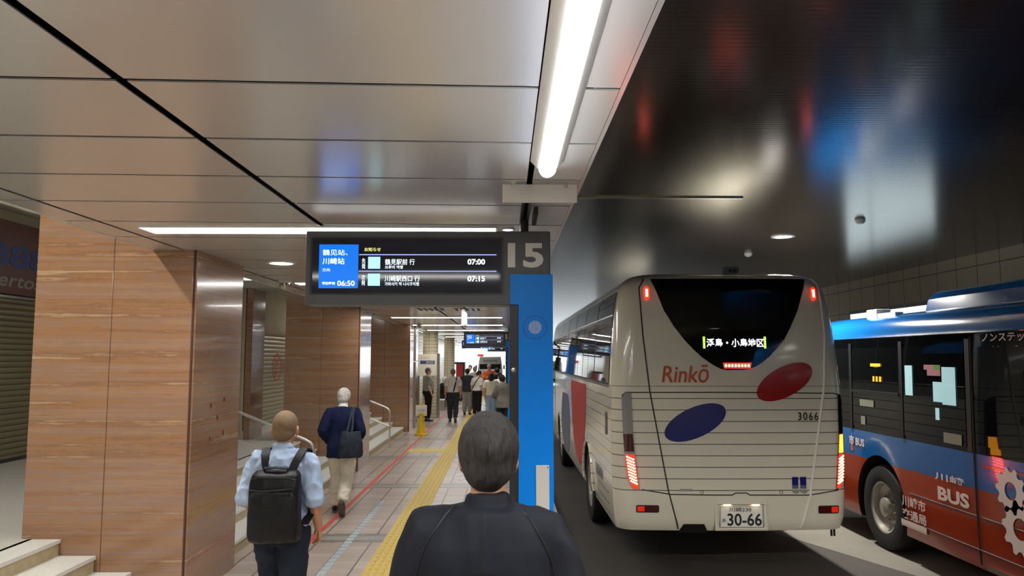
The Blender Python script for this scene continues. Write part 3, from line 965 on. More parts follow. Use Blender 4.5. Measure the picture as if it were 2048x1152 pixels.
# ------------------------------------------------------------------ buses
def lerp(tab, z):
    if z <= tab[0][0]:
        return tab[0][1]
    for (a, p), (b, q) in zip(tab, tab[1:]):
        if z <= b:
            return p + (q - p) * (z - a) / (b - a)
    return tab[-1][1]


class Bus:
    def __init__(s, L, wtab, rtab, ctab, bow):
        s.L, s.wt, s.rt, s.ct, s.bow = L, wtab, rtab, ctab, bow

    def w(s, z):
        return lerp(s.wt, z)

    def rear(s, x, z):
        """y of the rear skin"""
        w, c = s.w(z), lerp(s.ct, z)
        f = w - c
        a = abs(x)
        y = lerp(s.rt, z) + s.bow * (min(a, f) / w) ** 2
        if a > f:
            d = min(a - f, c * 0.999)
            y += c - math.sqrt(c * c - d * d)
        return y

    def ring(s, z):
        w, c = s.w(z), lerp(s.ct, z)
        f = w - c
        pts = []
        xs = [-f + 2 * f * i / 12 for i in range(13)]
        la = [-f - c * math.sin(PI / 2 * i / 7) for i in range(7, 0, -1)]
        for x in la + xs + [-q for q in reversed(la)]:
            pts.append((x, s.rear(x, z), z))
        r2 = 0.28
        fy = s.L - lerp([(0.4, 0), (1.2, 0), (3.1, 0.35)], z)
        for i in range(1, 6):
            pts.append((w, 0.5 + (fy - r2 - 0.5) * i / 5, z))
        for i in range(1, 5):
            a = PI / 2 * i / 4
            pts.append((w - r2 + r2 * math.cos(a), fy - r2 + r2 * math.sin(a), z))
        for i in range(0, 5):
            a = PI / 2 + PI / 2 * i / 4
            pts.append((-w + r2 + r2 * math.cos(a), fy - r2 + r2 * math.sin(a), z))
        for i in range(4, 0, -1):
            pts.append((-w, 0.5 + (fy - r2 - 0.5) * i / 5, z))
        return pts

    def shell(s, zs, mats, matz, wheels, wr, parent, top):
        mb = MB()
        R = [s.ring(z) for z in zs]
        for z, k in top:                                       # crowned roof
            R.append([(x * k, s.L / 2 + (y - s.L / 2) * (1 - (1 - k) * 0.25), z) for x, y, _ in s.ring(zs[-1])])
        n = len(R[0])
        for a, b in zip(R, R[1:]):
            mb.rings([a, b], matz((a[0][2] + b[0][2]) / 2), False)
        mb.add(R[0], [list(reversed(range(n)))], 0)
        mb.add(R[-1], [list(range(n))], matz(9))
        me = mb.mesh('shell', mats)
        bm = bmesh.new()
        bm.from_mesh(me)
        bmesh.ops.remove_doubles(bm, verts=bm.verts, dist=1e-5)
        bmesh.ops.recalc_face_normals(bm, faces=bm.faces)
        bm.to_mesh(me)
        bm.free()
        o = link_mesh('body', me)
        cut = []
        for y in wheels:
            for sx in (-1, 1):
                c = MB().lathe([(wr, -0.28), (wr, 0.28)], 40, len(mats) - 1, Matrix.Translation((sx * (s.w(0.6) - 0.1), y, 0.50)) @ Matrix.Rotation(PI / 2, 4, 'Y'))
                co = c.obj('cut', mats)
                cut.append(co)
                b = o.modifiers.new('b', 'BOOLEAN')
                b.object = co
                b.operation = 'DIFFERENCE'
                b.solver = 'EXACT'
        m2 = evaluated(o)
        bpy.data.objects.remove(o)
        for c in cut:
            bpy.data.objects.remove(c)
        m2.polygons.foreach_set('use_smooth', [True] * len(m2.polygons))
        m2.set_sharp_from_angle(angle=math.radians(32))
        m2.name = 'body'
        b = link_mesh('body', m2, parent)
        q = b.modifiers.new('n', 'WEIGHTED_NORMAL')
        q.keep_sharp = True
        return b

    # mappers onto the skin
    def R(s, off=0.005):
        return lambda x, z: (x, s.rear(x, z) - off, z)

    def S(s, off=0.005, side=-1):
        return lambda y, z: (side * (s.w(z) + off), y, z)


def patch(mb, fn, rows, nx=8, mi=0):
    """rows: (z, u0, u1); fn(u, z) -> 3D"""
    mb.grid([[fn(a + (b - a) * i / nx, z) for i in range(nx + 1)] for z, a, b in rows], mi)
    return mb


def oval_rows(cu, cz, a, b, ang, n=28):
    """rows of a turned ellipse"""
    ca, sa = math.cos(ang), math.sin(ang)
    A = ca * ca / a / a + sa * sa / b / b
    B = ca * sa * (1 / a / a - 1 / b / b)
    Cc = sa * sa / a / a + ca * ca / b / b
    zm = math.sqrt(A / (A * Cc - B * B))
    rows = []
    for i in range(n + 1):
        t = zm * -math.cos(PI * i / n)
        D = max(0, B * B * t * t - A * (Cc * t * t - 1))
        rows.append((cz + t, cu + (-B * t - math.sqrt(D)) / A, cu + (-B * t + math.sqrt(D)) / A))
    return rows


def skin_tube(fn, pts, r, n=8, sub=14):
    p = []
    for (a, b), (c, d) in zip(pts, pts[1:]):
        for i in range(sub):
            p.append(fn(a + (c - a) * i / sub, b + (d - b) * i / sub))
    p.append(fn(*pts[-1]))
    return MB().tube(p, r, n)


def wheel(parent, x, y, r, side, dual=False):
    M = Matrix.Translation((x, y, r)) @ Matrix.Rotation(side * PI / 2, 4, 'Y')
    t = MB().lathe([(r * 0.58, -0.24), (r * 0.95, -0.25), (r, -0.2), (r, -0.02), (r * 0.96, 0.015), (r * 0.78, 0.03), (r * 0.6, 0.01), (r * 0.58, -0.24)], 44, 0, M, False)
    w = t.obj('wheel', 'rubber', parent, True)
    h = MB().lathe([(r * 0.61, -0.03), (r * 0.61, 0.012), (r * 0.57, 0.0), (r * 0.54, -0.06), (r * 0.40, -0.10), (r * 0.36, -0.085), (r * 0.24, -0.08), (r * 0.22, 0.0), (r * 0.12, 0.015), (0.001, 0.015)], 44, 0, M, False)
    for k in range(10):
        a = 2 * PI * k / 10
        h.lathe([(0.017, -0.09), (0.017, -0.045), (0.001, -0.04)], 8, 0, M @ Matrix.Translation((r * 0.30 * math.cos(a), r * 0.30 * math.sin(a), 0)))
    h.obj('rim', 'rimgrey', w, True)
    return w


# ---- the cream coach
coach = thing('cream_coach', 'cream white coach seen from behind with red and blue ovals on its rear', 'bus', (2.37, 8.0, -0.15))
B1 = Bus(11.3, [(0.40, 1.19), (0.55, 1.215), (0.9, 1.235), (1.9, 1.235), (2.5, 1.195), (2.8, 1.155), (2.95, 1.12), (3.04, 1.06), (3.09, 0.98)],
         [(0.40, 0.06), (0.5, 0.0), (0.80, -0.01), (0.84, 0.0), (1.9, 0.0), (2.5, 0.03), (2.95, 0.08), (3.04, 0.115), (3.09, 0.17)],
         [(0.4, 0.20), (1.9, 0.20), (2.9, 0.26), (3.09, 0.26)], 0.05)
B1.shell([0.42, 0.47, 0.55, 0.70, 0.80, 0.84, 1.1, 1.4, 1.7, 1.9, 2.2, 2.5, 2.7, 2.85, 2.95, 3.0, 3.04, 3.07, 3.09], ['coach', 'well'], lambda z: 0, (2.55, 7.9), 0.56, coach,
         [(3.115, 0.93), (3.14, 0.7), (3.15, 0.35)])
R1, RX = B1.R(0.005), 2.37
def rx(x):
    return x - RX
zz = lambda z: z + 0.15
# rear window: a black shield that narrows to its foot
rows = []
for z, a, b in ((1.924, 2.33, 2.50), (1.935, 2.27, 2.57), (1.96, 2.215, 2.635), (2.003, 2.148, 2.71), (2.06, 2.07, 2.78), (2.14, 1.985, 2.86), (2.239, 1.895, 2.951), (2.38, 1.79, 3.03), (2.555, 1.69, 3.121), (2.74, 1.625, 3.185), (2.86, 1.578, 3.225), (2.9, 1.563, 3.24)):
    rows.append((zz(z), rx(a), rx(b)))
kn = [(q[0], q[1]) for q in rows], [(q[0], q[2]) for q in rows]
rows = sorted(rows + [(z, lerp(kn[0], z), lerp(kn[1], z)) for z in (2.5, 2.6, 2.8, 2.95, 2.98, 3.0, 3.02, 3.04)])
rw = patch(MB(), B1.R(0.007), rows, 16).obj('rear_window', 'glass', coach, True)
text_obj('destination_text', '浮島・小島地区', B1.R(0.009), (rx(2.125), rx(2.735), zz(2.165), zz(2.255)), 'dest', rw, bold=0.02)
pb = MB()
for x in (2.1, 2.745):
    patch(pb, B1.R(0.009), [(zz(2.15), rx(x - 0.012), rx(x + 0.012)), (zz(2.275), rx(x - 0.012), rx(x + 0.012))], 1)
pb.obj('destination_end_bar', 'destbar', rw)
bk = patch(MB(), B1.R(0.010), [(zz(1.94), rx(2.30), rx(2.58)), (zz(2.0), rx(2.29), rx(2.59))], 6).obj('brake_lamp', 'lensred', coach)
m = MB()
for i in range(8):
    m.ball(B1.R(0.012)(rx(2.32 + 0.0343 * i), zz(1.97)), (0.012, 0.008, 0.016), 10, 6)
m.obj('lamp_element', 'led', bk, True)
for x0, x1, z0, z1 in ((1.488, 1.544, 2.671, 2.814), (3.284, 3.332, 2.667, 2.808)):
    a = MB().rings([[(rx(x), B1.rear(rx((x0 + x1) / 2), zz(z)) + dy, zz(z)) for x, z in ((x0, z0 + 0.02), (x0 + 0.015, z0), (x1 - 0.015, z0), (x1, z0 + 0.02), (x1, z1 - 0.02), (x1 - 0.015, z1), (x0 + 0.015, z1), (x0, z1 - 0.02))] for dy in (0.02, -0.018)])
    mk = a.obj('marker_lamp', 'lensred', coach)
    xc = rx((x0 + x1) / 2)
    MB().tube([(xc, B1.rear(xc, zz(z)) - 0.017, zz(z)) for z in (z0 + 0.03, z1 - 0.03)], 0.013, 10).obj('lamp_element', 'led', mk, True)
# seams of the rear
sm = skin_tube(B1.R(0.0), [(rx(1.50), zz(2.90)), (rx(1.437), zz(2.80)), (rx(1.46), zz(2.3)), (rx(1.517), zz(1.716)), (rx(1.696), zz(0.665)), (rx(1.792), zz(0.29))], 0.0075)
sm.obj('panel_seam', 'seam', coach, True)
sm = skin_tube(B1.R(0.0), [(rx(3.33), zz(2.905)), (rx(3.39), zz(2.85)), (rx(3.40), zz(2.3)), (rx(3.355), zz(1.716)), (rx(3.168), zz(0.638)), (rx(3.062), zz(0.29))], 0.0125)
sm.obj('panel_seam', 'seamglint', coach, True)  # near-white colour paints the highlight along this seam
h = skin_tube(B1.R(0.0), [(rx(1.24), zz(1.60)), (rx(1.235), zz(1.66)), (rx(1.27), zz(1.69)), (rx(2.37), zz(1.692)), (rx(3.45), zz(1.68)), (rx(3.55), zz(1.66)), (rx(3.58), zz(1.60)), (rx(3.585), zz(0.7))], 0.006)
h.obj('hatch_seam', 'seam', coach, True)
h = skin_tube(B1.R(0.0), [(rx(1.42), zz(0.69)), (rx(1.72), zz(0.645)), (rx(2.20), zz(0.64)), (rx(2.35), zz(0.64)), (rx(2.38), zz(0.66)), (rx(2.50), zz(0.66)), (rx(2.53), zz(0.64)), (rx(3.15), zz(0.635)), (rx(3.47), zz(0.68))], 0.006)
h.obj('hatch_seam', 'seam', coach, True)
text_obj('lettering', 'Rinkō', R1, (rx(1.645), rx(2.138), zz(1.792), zz(1.978)), 'orange', coach, bold=0.012, shear=0.18)
patch(MB(), R1, oval_rows(rx(1.985), zz(1.38), 0.345, 0.155, math.radians(24)), 14).obj('blue_oval', 'ovalblue', coach, True)
patch(MB(), R1, oval_rows(rx(2.937), zz(1.80), 0.33, 0.153, math.radians(27)), 14).obj('red_oval', 'ovalred', coach, True)
text_obj('fleet_number', '3066', R1, (rx(3.065), rx(3.285), zz(1.400), zz(1.485)), 'black', coach, bold=0.014, space=1.25)
# tail lamps wrap the corners
def tail(sg, rows_, tag_, amber_row):
    fn = B1.R(0.011)
    big = patch(MB(), fn, rows_, 8).obj('tail_lamp', 'lens' if sg < 0 else 'lensdark', coach, True)
    zlo, zhi = zz(0.72), zz(1.02)
    cut = lambda z0, z1: [(z, lerp([(q[0], q[1]) for q in rows_], z), lerp([(q[0], q[2]) for q in rows_], z)) for z in [z0 + (z1 - z0) * i / 10 for i in range(11)]]
    patch(MB(), B1.R(0.014), [(z, a + 0.006, b - 0.006) for z, a, b in cut(zz(0.70), zz(1.05))], 6).obj('brake_lens', 'lensred', big, True)
    m = MB()
    for i in range(9):
        for j in range(4):
            z = zz(0.765 + 0.031 * i)
            a = lerp([(q[0], q[1]) for q in rows_], z)
            b = lerp([(q[0], q[2]) for q in rows_], z)
            x = a + (b - a) * (0.2 + 0.2 * j)
            p = B1.R(0.018)(x, z + (0.015 if sg < 0 else -0.015) * (1.5 - j) * 0.6)
            m.ball(p, (0.0105, 0.006, 0.0095), 10, 6)
    m.obj('lamp_element', 'led', big, True)
    if amber_row:
        patch(MB(), B1.R(0.015), [(z, a + 0.008, b - 0.008) for z, a, b in cut(zz(1.06), zz(1.25))], 6).obj('turn_signal', 'amber', big, True)
        patch(MB(), B1.R(0.0125), [(z, a + 0.002, b - 0.002) for z, a, b in cut(zz(1.27), zz(1.66))], 6).obj('upper_lens', 'glass', big, True)
    else:
        patch(MB(), B1.R(0.0125), [(z, a + 0.002, b - 0.002) for z, a, b in cut(zz(1.08), zz(1.26))], 6).obj('middle_lens', 'lensdark', big, True)
tail(-1, [(zz(z), rx(a), rx(b)) for z, a, b in ((0.682, 1.375, 1.394), (0.70, 1.34, 1.392), (0.74, 1.30, 1.388), (0.82, 1.272, 1.380), (1.05, 1.246, 1.352), (1.25, 1.236, 1.336), (1.60, 1.226, 1.322), (1.66, 1.240, 1.320), (1.688, 1.262, 1.320))], 'left', False)
tail(1, [(zz(z), rx(a), rx(b)) for z, a, b in ((0.69, 3.448, 3.47), (0.72, 3.45, 3.52), (0.78, 3.455, 3.556), (0.9, 3.468, 3.572), (1.05, 3.486, 3.576), (1.25, 3.505, 3.578), (1.60, 3.512, 3.578), (1.66, 3.512, 3.555))], 'right', True)
# number plate in its lit recess
pf = B1.R(0.0)
rc = MB()
yb = B1.rear(0.05, zz(0.43))
x0, x1, z0, z1 = rx(2.185), rx(2.692), zz(0.30), zz(0.552)
rc.rings([[(x0 - 0.02, yb - 0.006, z0 - 0.02), (x1 + 0.02, yb - 0.006, z0 - 0.02), (x1 + 0.02, yb - 0.006, z1 + 0.01), (x0 - 0.02, yb - 0.006, z1 + 0.01)], [(x0, yb - 0.014, z0), (x1, yb - 0.014, z0), (x1, yb - 0.014, z1), (x0, yb - 0.014, z1)],
          [(x0 + 0.02, yb - 0.004, z0 + 0.012), (x1 - 0.02, yb - 0.004, z0 + 0.012), (x1 - 0.02, yb - 0.004, z1 - 0.012), (x0 + 0.02, yb - 0.004, z1 - 0.012)]], 0, False)
rco = rc.obj('plate_recess', 'coach', coach)
pl = MB().box(rx(2.213), rx(2.663), yb - 0.012, yb - 0.002, zz(0.312), zz(0.532)).obj('number_plate', 'plate', coach, bevel=0.004)
pm = lambda u, w: (u, yb - 0.0135, w)
tx = MB()
text_into(tx, '30-66', pm, (rx(2.29), rx(2.645), zz(0.330), zz(0.457)), bold=0.018)
text_into(tx, '川崎230', pm, (rx(2.31), rx(2.54), zz(0.471), zz(0.518)), bold=0.008)
text_into(tx, 'あ', pm, (rx(2.235), rx(2.275), zz(0.365), zz(0.405)), bold=0.01)
for zb in ((rx(2.217), rx(2.659), zz(0.316), zz(0.320)), (rx(2.217), rx(2.659), zz(0.524), zz(0.528)), (rx(2.217), rx(2.221), zz(0.316), zz(0.528)), (rx(2.655), rx(2.659), zz(0.316), zz(0.528))):
    tx.box(zb[0], zb[1], yb - 0.0135, yb - 0.012, zb[2], zb[3])
tx.obj('plate_characters', 'plategreen', pl)
lb = MB()
for x in (2.29, 2.585):
    lb.box(rx(x - 0.035), rx(x + 0.035), yb - 0.03, yb - 0.008, zz(0.543), zz(0.549))
lb.obj('plate_lamp', 'platelamp', rco)
MB().box(rx(2.19), rx(2.685), yb - 0.034, yb - 0.0, zz(0.549), zz(0.558)).obj('plate_lamp_hood', 'coach', rco, bevel=0.003)
for x0, x1, z0, z1, flip in ((1.358, 1.594, 0.459, 0.535, 0), (3.247, 3.472, 0.445, 0.526, 1)):
    fn = B1.R(0.004)
    r = patch(MB(), fn, [(zz(z0), rx(x0 + 0.01), rx(x1 - 0.01)), (zz(z0 + 0.012), rx(x0), rx(x1)), (zz(z1 - 0.012), rx(x0), rx(x1)), (zz(z1), rx(x0 + 0.01), rx(x1 - 0.01))], 8).obj('rear_reflector', 'black', coach)
    a, b = (x0 + 0.012, x0 + 0.085) if not flip else (x1 - 0.085, x1 - 0.012)
    patch(MB(), B1.R(0.007), [(zz(z0 + 0.012), rx(a), rx(b)), (zz(z1 - 0.012), rx(a), rx(b))], 3).obj('red_reflector', 'reflred', r)
    a, b = (x0 + 0.09, x1 - 0.012) if not flip else (x0 + 0.012, x1 - 0.09)
    patch(MB(), B1.R(0.007), [(zz(z0 + 0.012), rx(a), rx(b)), (zz(z1 - 0.012), rx(a), rx(b))], 3).obj('clear_reflector', 'lensdark', r)
ex = patch(MB(), B1.R(0.004), [(zz(0.245), rx(1.80), rx(2.10)), (zz(0.28), rx(1.81), rx(2.09)), (zz(0.345), rx(1.845), rx(2.055))], 4)
ex.obj('tow_notch', 'well', coach)
for x in (2.033, 2.858):
    p = B1.R(0.003)(rx(x), zz(0.667))
    MB().lathe([(0.016, 0), (0.016, 0.004), (0.019, 0.004), (0.019, 0)], 20, 0, Matrix.Translation(p) @ Matrix.Rotation(PI / 2, 4, 'X'), False).obj('tow_cover', 'seam', coach)
sk = MB()
for x in (2.98, 3.065):
    patch(sk, R1, [(zz(0.735), rx(x), rx(x + 0.065)), (zz(0.82), rx(x), rx(x + 0.065))], 2, 0)
    patch(sk, R1, [(zz(0.70), rx(x), rx(x + 0.065)), (zz(0.735), rx(x), rx(x + 0.065))], 2, 1)
    patch(sk, R1, oval_rows(rx(x + 0.035), zz(0.672), 0.038, 0.02, 0.0, 10), 6, 2)
sk.obj('sticker', ['ovalblue', 'dgrey', 'lens'], coach)
patch(MB(), R1, [(zz(0.678), rx(1.815), rx(1.94)), (zz(0.70), rx(1.815), rx(1.94))], 2).obj('maker_badge', 'lens', coach)
cm = MB().box(rx(2.364), rx(2.506), 0.07, 0.2, zz(2.95), zz(3.03))
cmo = cm.obj('rear_camera', 'signgrey', coach, bevel=0.008)
MB().lathe([(0.02, 0), (0.02, 0.01), (0.001, 0.012)], 14, 0, Matrix.Translation((rx(2.41), 0.07, zz(2.98))) @ Matrix.Rotation(PI / 2, 4, 'X')).lathe([(0.02, 0), (0.02, 0.01), (0.001, 0.012)], 14, 0, Matrix.Translation((rx(2.46), 0.07, zz(2.98))) @ Matrix.Rotation(PI / 2, 4, 'X')).obj('camera_lens', 'black', cmo)
MB().tube([(1.08, 0.2, 0.45), (1.08, 0.2, 0.33)], 0.012, 8).tube([(1.11, 0.2, 0.45), (1.11, 0.2, 0.33)], 0.012, 8).obj('exhaust_strap', 'black', coach)
# sides
for side in (-1, 1):
    S1 = B1.S(0.006, side)
    zr = [1.93, 2.2, 2.45, 2.66]
    zt = [2.68, 2.8, 2.93]
    def pane(name, y0, y1, zl, mt, off=0.006):
        return patch(MB(), B1.S(off, side), [(z, y0, y1) for z in zl], 2).obj(name, mt, coach, True)
    bandm = patch(MB(), B1.S(0.003, side), [(z, 0.36, 10.6) for z in (1.88, 1.93, 2.2, 2.45, 2.66, 2.8, 2.97)], 2).obj('window_band', 'black', coach, True)
    pane('rear_side_window', 0.38, 1.72, [1.93, 2.2, 2.5, 2.75, 2.93], 'sideglass')
    for k in range(6):
        y = 1.80 + k * 1.46
        pane('side_window', y, y + 0.70, zr, 'sideglass')
        pane('side_window', y + 0.74, y + 1.40, zr, 'sideglass')
        pane('upper_side_window', y, y + 1.40, zt, 'tint')
    tr = MB()
    for z in (1.90, 2.67):
        tr.tube([B1.S(0.008, side)(y, z) for y in (0.36, 3, 6, 10.6)], 0.010, 6)
    tr.obj('window_rail', 'steel', coach, True)
    if side < 0:
        rr = [(z, 3.9 - w_, 3.9 + w_) for z, w_ in [(0.57 + 0.06 * i, 1.2 * math.sqrt(max(0.0001, 1 - ((0.57 + 0.06 * i - 1.95) / 1.38) ** 2))) for i in range(22)]]
        patch(MB(), B1.S(0.004, side), rr, 4).obj('red_oval', 'dred', coach, True)
        rr = [(z, 6.4 - w_, 6.4 + w_) for z, w_ in [(0.50 + 0.055 * i, 0.95 * math.sqrt(max(0.0001, 1 - ((0.50 + 0.055 * i - 1.05) / 0.62) ** 2))) for i in range(20)]]
        patch(MB(), B1.S(0.004, side), rr, 4).obj('slate_oval', 'dgrey', coach, True)
        patch(MB(), B1.S(0.005, side), [(1.35, 0.52, 0.68), (1.60, 0.52, 0.68)], 1).obj('side_vent', 'signgrey', coach)
        v = MB()
        for k in range(5):
            patch(v, B1.S(0.005, side), [(0.78, 1.0 + k * 0.14, 1.06 + k * 0.14), (0.92, 1.0 + k * 0.14, 1.06 + k * 0.14)], 1)
        v.obj('side_louvre', 'dgrey', coach)
        pane('front_door_window', 9.3, 10.3, [0.75, 1.2, 1.88], 'sideglass', 0.005)
        am = MB().tube([(-1.2, 10.9, 2.6), (-1.42, 11.35, 2.5), (-1.42, 11.4, 2.2)], 0.025, 8)
        amo = am.obj('mirror_arm', 'black', coach, True)
        MB().box(-1.50, -1.36, 11.34, 11.46, 1.85, 2.25).obj('mirror', 'black', amo, bevel=0.03)
    for y in (2.55, 7.9):
        a = [(side * (1.238 if z > 0.56 else 1.22), y + 0.58 * math.cos(q), z) for q in [PI * i / 18 for i in range(19)] for z in [0.50 + 0.58 * math.sin(q)]]
        MB().tube(a, 0.022, 8).obj('wheel_arch', 'coach', coach, True)
        wheel(coach, side * 1.19, y, 0.50, side)
MB().rings([[(x, y, z) for x, z in ((-0.85, 3.05), (-0.8, 3.2), (-0.7, 3.27), (0.7, 3.27), (0.8, 3.2), (0.85, 3.05))] for y in (4.8, 7.4)]).obj('roof_unit', 'signgrey', coach, bevel=0.03)

# ---- the blue and orange city bus
cbus = thing('city_bus', 'blue and rust orange city bus with dark windows at the right edge', 'bus', (5.57, 0.3, -0.15))
B2 = Bus(11.0, [(0.28, 1.20), (0.4, 1.22), (1.32, 1.22), (2.42, 1.20), (2.55, 1.17), (2.64, 1.10), (2.69, 1.0)], [(0.28, 0.0), (2.4, 0.05), (2.69, 0.15)], [(0.28, 0.15), (2.69, 0.2)], 0.03)
def cz(z):
    return 2 if z < 1.0 else (1 if z < 1.325 else (3 if z < 2.43 else (1 if z < 2.665 else 1)))
WY = 8.95 - 0.3
B2.shell([0.28, 0.34, 0.6, 1.0, 1.32, 1.33, 1.8, 2.42, 2.44, 2.52, 2.58, 2.63, 2.66, 2.68, 2.69], ['busred', 'busblue', 'busred', 'glass', 'busroof', 'well'], cz, (WY, 3.0), 0.57, cbus,
         [(2.715, 0.93), (2.73, 0.6), (2.735, 0.3)])
S2 = B2.S(0.006)
by = lambda y: y - 0.3
q = MB()
def rect(mb, fn, y0, y1, z0, z1, mi=0, n=2):
    return patch(mb, fn, [(z0 + (z1 - z0) * i / 3, y0, y1) for i in range(4)], n, mi)
for y0, y1 in ((8.42, 9.55), (7.22, 8.34), (9.65, 10.6), (4.0, 5.5), (2.4, 3.9), (0.8, 2.3)):
    rect(MB(), S2, by(y0), by(y1), 1.36, 2.32).obj('side_window', 'sideglass', cbus)
for y in (8.38, 7.16, 9.60, 5.55, 3.95):
    rect(MB(), B2.S(0.012), by(y - 0.035), by(y + 0.035), 1.33, 2.38).obj('window_post', 'black', cbus)
MB().box(-1.235, -1.2, by(8.42), by(9.55), 1.78, 1.81).obj('window_bar', 'black', cbus)
dr = MB()
rect(dr, B2.S(0.01), by(5.75), by(7.05), 1.40, 2.30)
do = dr.obj('middle_door_window', 'sideglass', cbus)
ds = MB()
for y in (5.68, 7.11):
    ds.tube([B2.S(0.002)(by(y), z) for z in (0.32, 0.8, 1.32, 2.0, 2.4)], 0.012, 6)
ds.obj('door_seam', 'black', cbus)
lt = MB()
text_into(lt, '出入口', S2, (by(8.9), by(8.99), 2.085, 2.13), bold=0.02)
for y in (8.99, 8.91, 8.83):
    rect(lt, B2.S(0.014), by(y - 0.018), by(y + 0.018), 1.925, 1.985)
rect(lt, B2.S(0.014), by(8.82), by(9.06), 2.10, 2.135)
lt.obj('amber_display', 'amberled', cbus)
for o_, y0, y1, z0, z1, m_ in (
        (0.014, by(8.13), by(8.28), 1.80, 2.12, 'cyanp'),
        (0.014, by(7.35), by(7.58), 1.74, 2.11, 'cyanp'),
        (0.015, by(7.55), by(7.74), 1.76, 1.96, 'cyanp'),
        (0.014, by(7.64), by(7.71), 1.58, 1.70, 'cyanp'),
        (0.014, by(7.60), by(7.84), 2.02, 2.08, 'pinkp'),
        (0.014, by(7.60), by(7.72), 2.08, 2.13, 'greenp'),
        (0.014, by(7.72), by(7.90), 2.08, 2.13, 'pinkp'),
        (0.014, by(7.28), by(7.58), 1.37, 1.47, 'dimpaper'),
        (0.014, by(9.22), by(9.33), 1.40, 1.50, 'dimpaper'),
        (0.014, by(9.0), by(9.35), 1.62, 1.70, 'dimpaper'),
):
    rect(MB(), B2.S(o_), y0, y1, z0, z1).obj('window_notice', m_, cbus)
S2m = B2.S(0.008)
def side_text(body, y0, y1, z0, z1, **kw):
    """y0 is the far (left) end seen from the kerb"""
    return text_obj('lettering', body, lambda u, w: S2m(by(y0) - u, w), (0, y0 - y1, z0, z1), 'buswhite', cbus, **kw)
side_text('ノンステップ', 6.93, 6.22, 2.345, 2.425, bold=0.02)
side_text('Non-Step', 6.78, 6.25, 2.235, 2.305, bold=0.02)
side_text('川崎', 7.78, 7.28, 0.985, 1.06, bold=0.02)
side_text('BUS', 7.74, 7.22, 0.79, 0.925, bold=0.04)
side_text('川崎市', 8.45, 7.98, 0.60, 0.72, bold=0.02)
side_text('交通局', 8.45, 7.98, 0.47, 0.58, bold=0.02)
side_text('市 BUS', 9.68, 9.28, 1.12, 1.24, bold=0.03)
rect(MB(), S2m, by(7.98), by(8.48), 0.385, 0.455).obj('white_strip', 'buswhite', cbus)
ge = MB()
def gear(y, z, r, n=10):
    o_, i_ = [], []
    for k in range(n * 4):
        a = 2 * PI * k / (n * 4)
        rr = r * (1.0 if k % 4 in (0, 1) else 0.8)
        o_.append(S2m(by(y) + rr * math.cos(a), z + rr * math.sin(a)))
        i_.append(S2m(by(y) + r * 0.38 * math.cos(a), z + r * 0.38 * math.sin(a)))
    ge.rings([o_, i_], 0, False)
gear(6.62, 1.06, 0.20)
gear(6.52, 0.76, 0.24)
ge.obj('gear_emblem', 'buswhite', cbus)
for side in (-1, 1):
    for y in (WY, 3.0):
        wheel(cbus, side * 1.18, y, 0.48, side)
ac = MB().rings([[(x, y + (0.18 if abs(x) < 0.8 and z > 2.8 else 0) * (1 if y < 4 else -1), z) for x, z in ((-0.95, 2.66), (-0.9, 2.84), (-0.8, 2.93), (0.8, 2.93), (0.9, 2.84), (0.95, 2.66))] for y in (2.2, 8.05)])
ac.obj('roof_unit', 'busblue', cbus, bevel=0.03)
MB().box(-1.0, -0.82, by(9.3), by(9.56), 2.65, 2.80).box(-1.0, -0.9, by(8.85), by(9.28), 2.65, 2.74).obj('roof_box', 'busroof', cbus, bevel=0.01)
MB().box(-1.225, -1.21, by(9.58), by(9.64), 1.05, 1.18).obj('side_marker', 'orange', cbus)
rl = MB()
rect(rl, B2.S(0.007), by(5.7), by(7.0), 1.215, 1.235)
rl.obj('door_stripe', 'busred', cbus)
rs = MB()
for z in (0.45, 0.75):
    rs.tube([B2.S(0.0)(y, z) for y in (0.4, 4, 8.0)], 0.006, 6)
rs.obj('panel_seam', 'seam', cbus)
MB().box(-1.228, -1.2, by(5.8), by(7.0), 0.30, 0.335).obj('door_sill', 'steel', cbus)


# ------------------------------------------------------------------ people
TORSO = [(0.80, 0.0, 0.115, 0.085), (0.86, -0.005, 0.155, 0.105), (0.93, -0.012, 0.168, 0.118), (1.02, 0.0, 0.152, 0.105), (1.10, 0.008, 0.146, 0.10),
         (1.20, 0.005, 0.158, 0.11), (1.30, 0.0, 0.172, 0.118), (1.37, -0.006, 0.172, 0.108), (1.42, -0.012, 0.150, 0.088), (1.455, -0.014, 0.105, 0.068), (1.485, -0.012, 0.066, 0.058)]


def torso_at(z):
    return [lerp([(q[0], q[i]) for q in TORSO], z) for i in (1, 2, 3)]


def mixv(a, b, t):
    return a + (b - a) * t


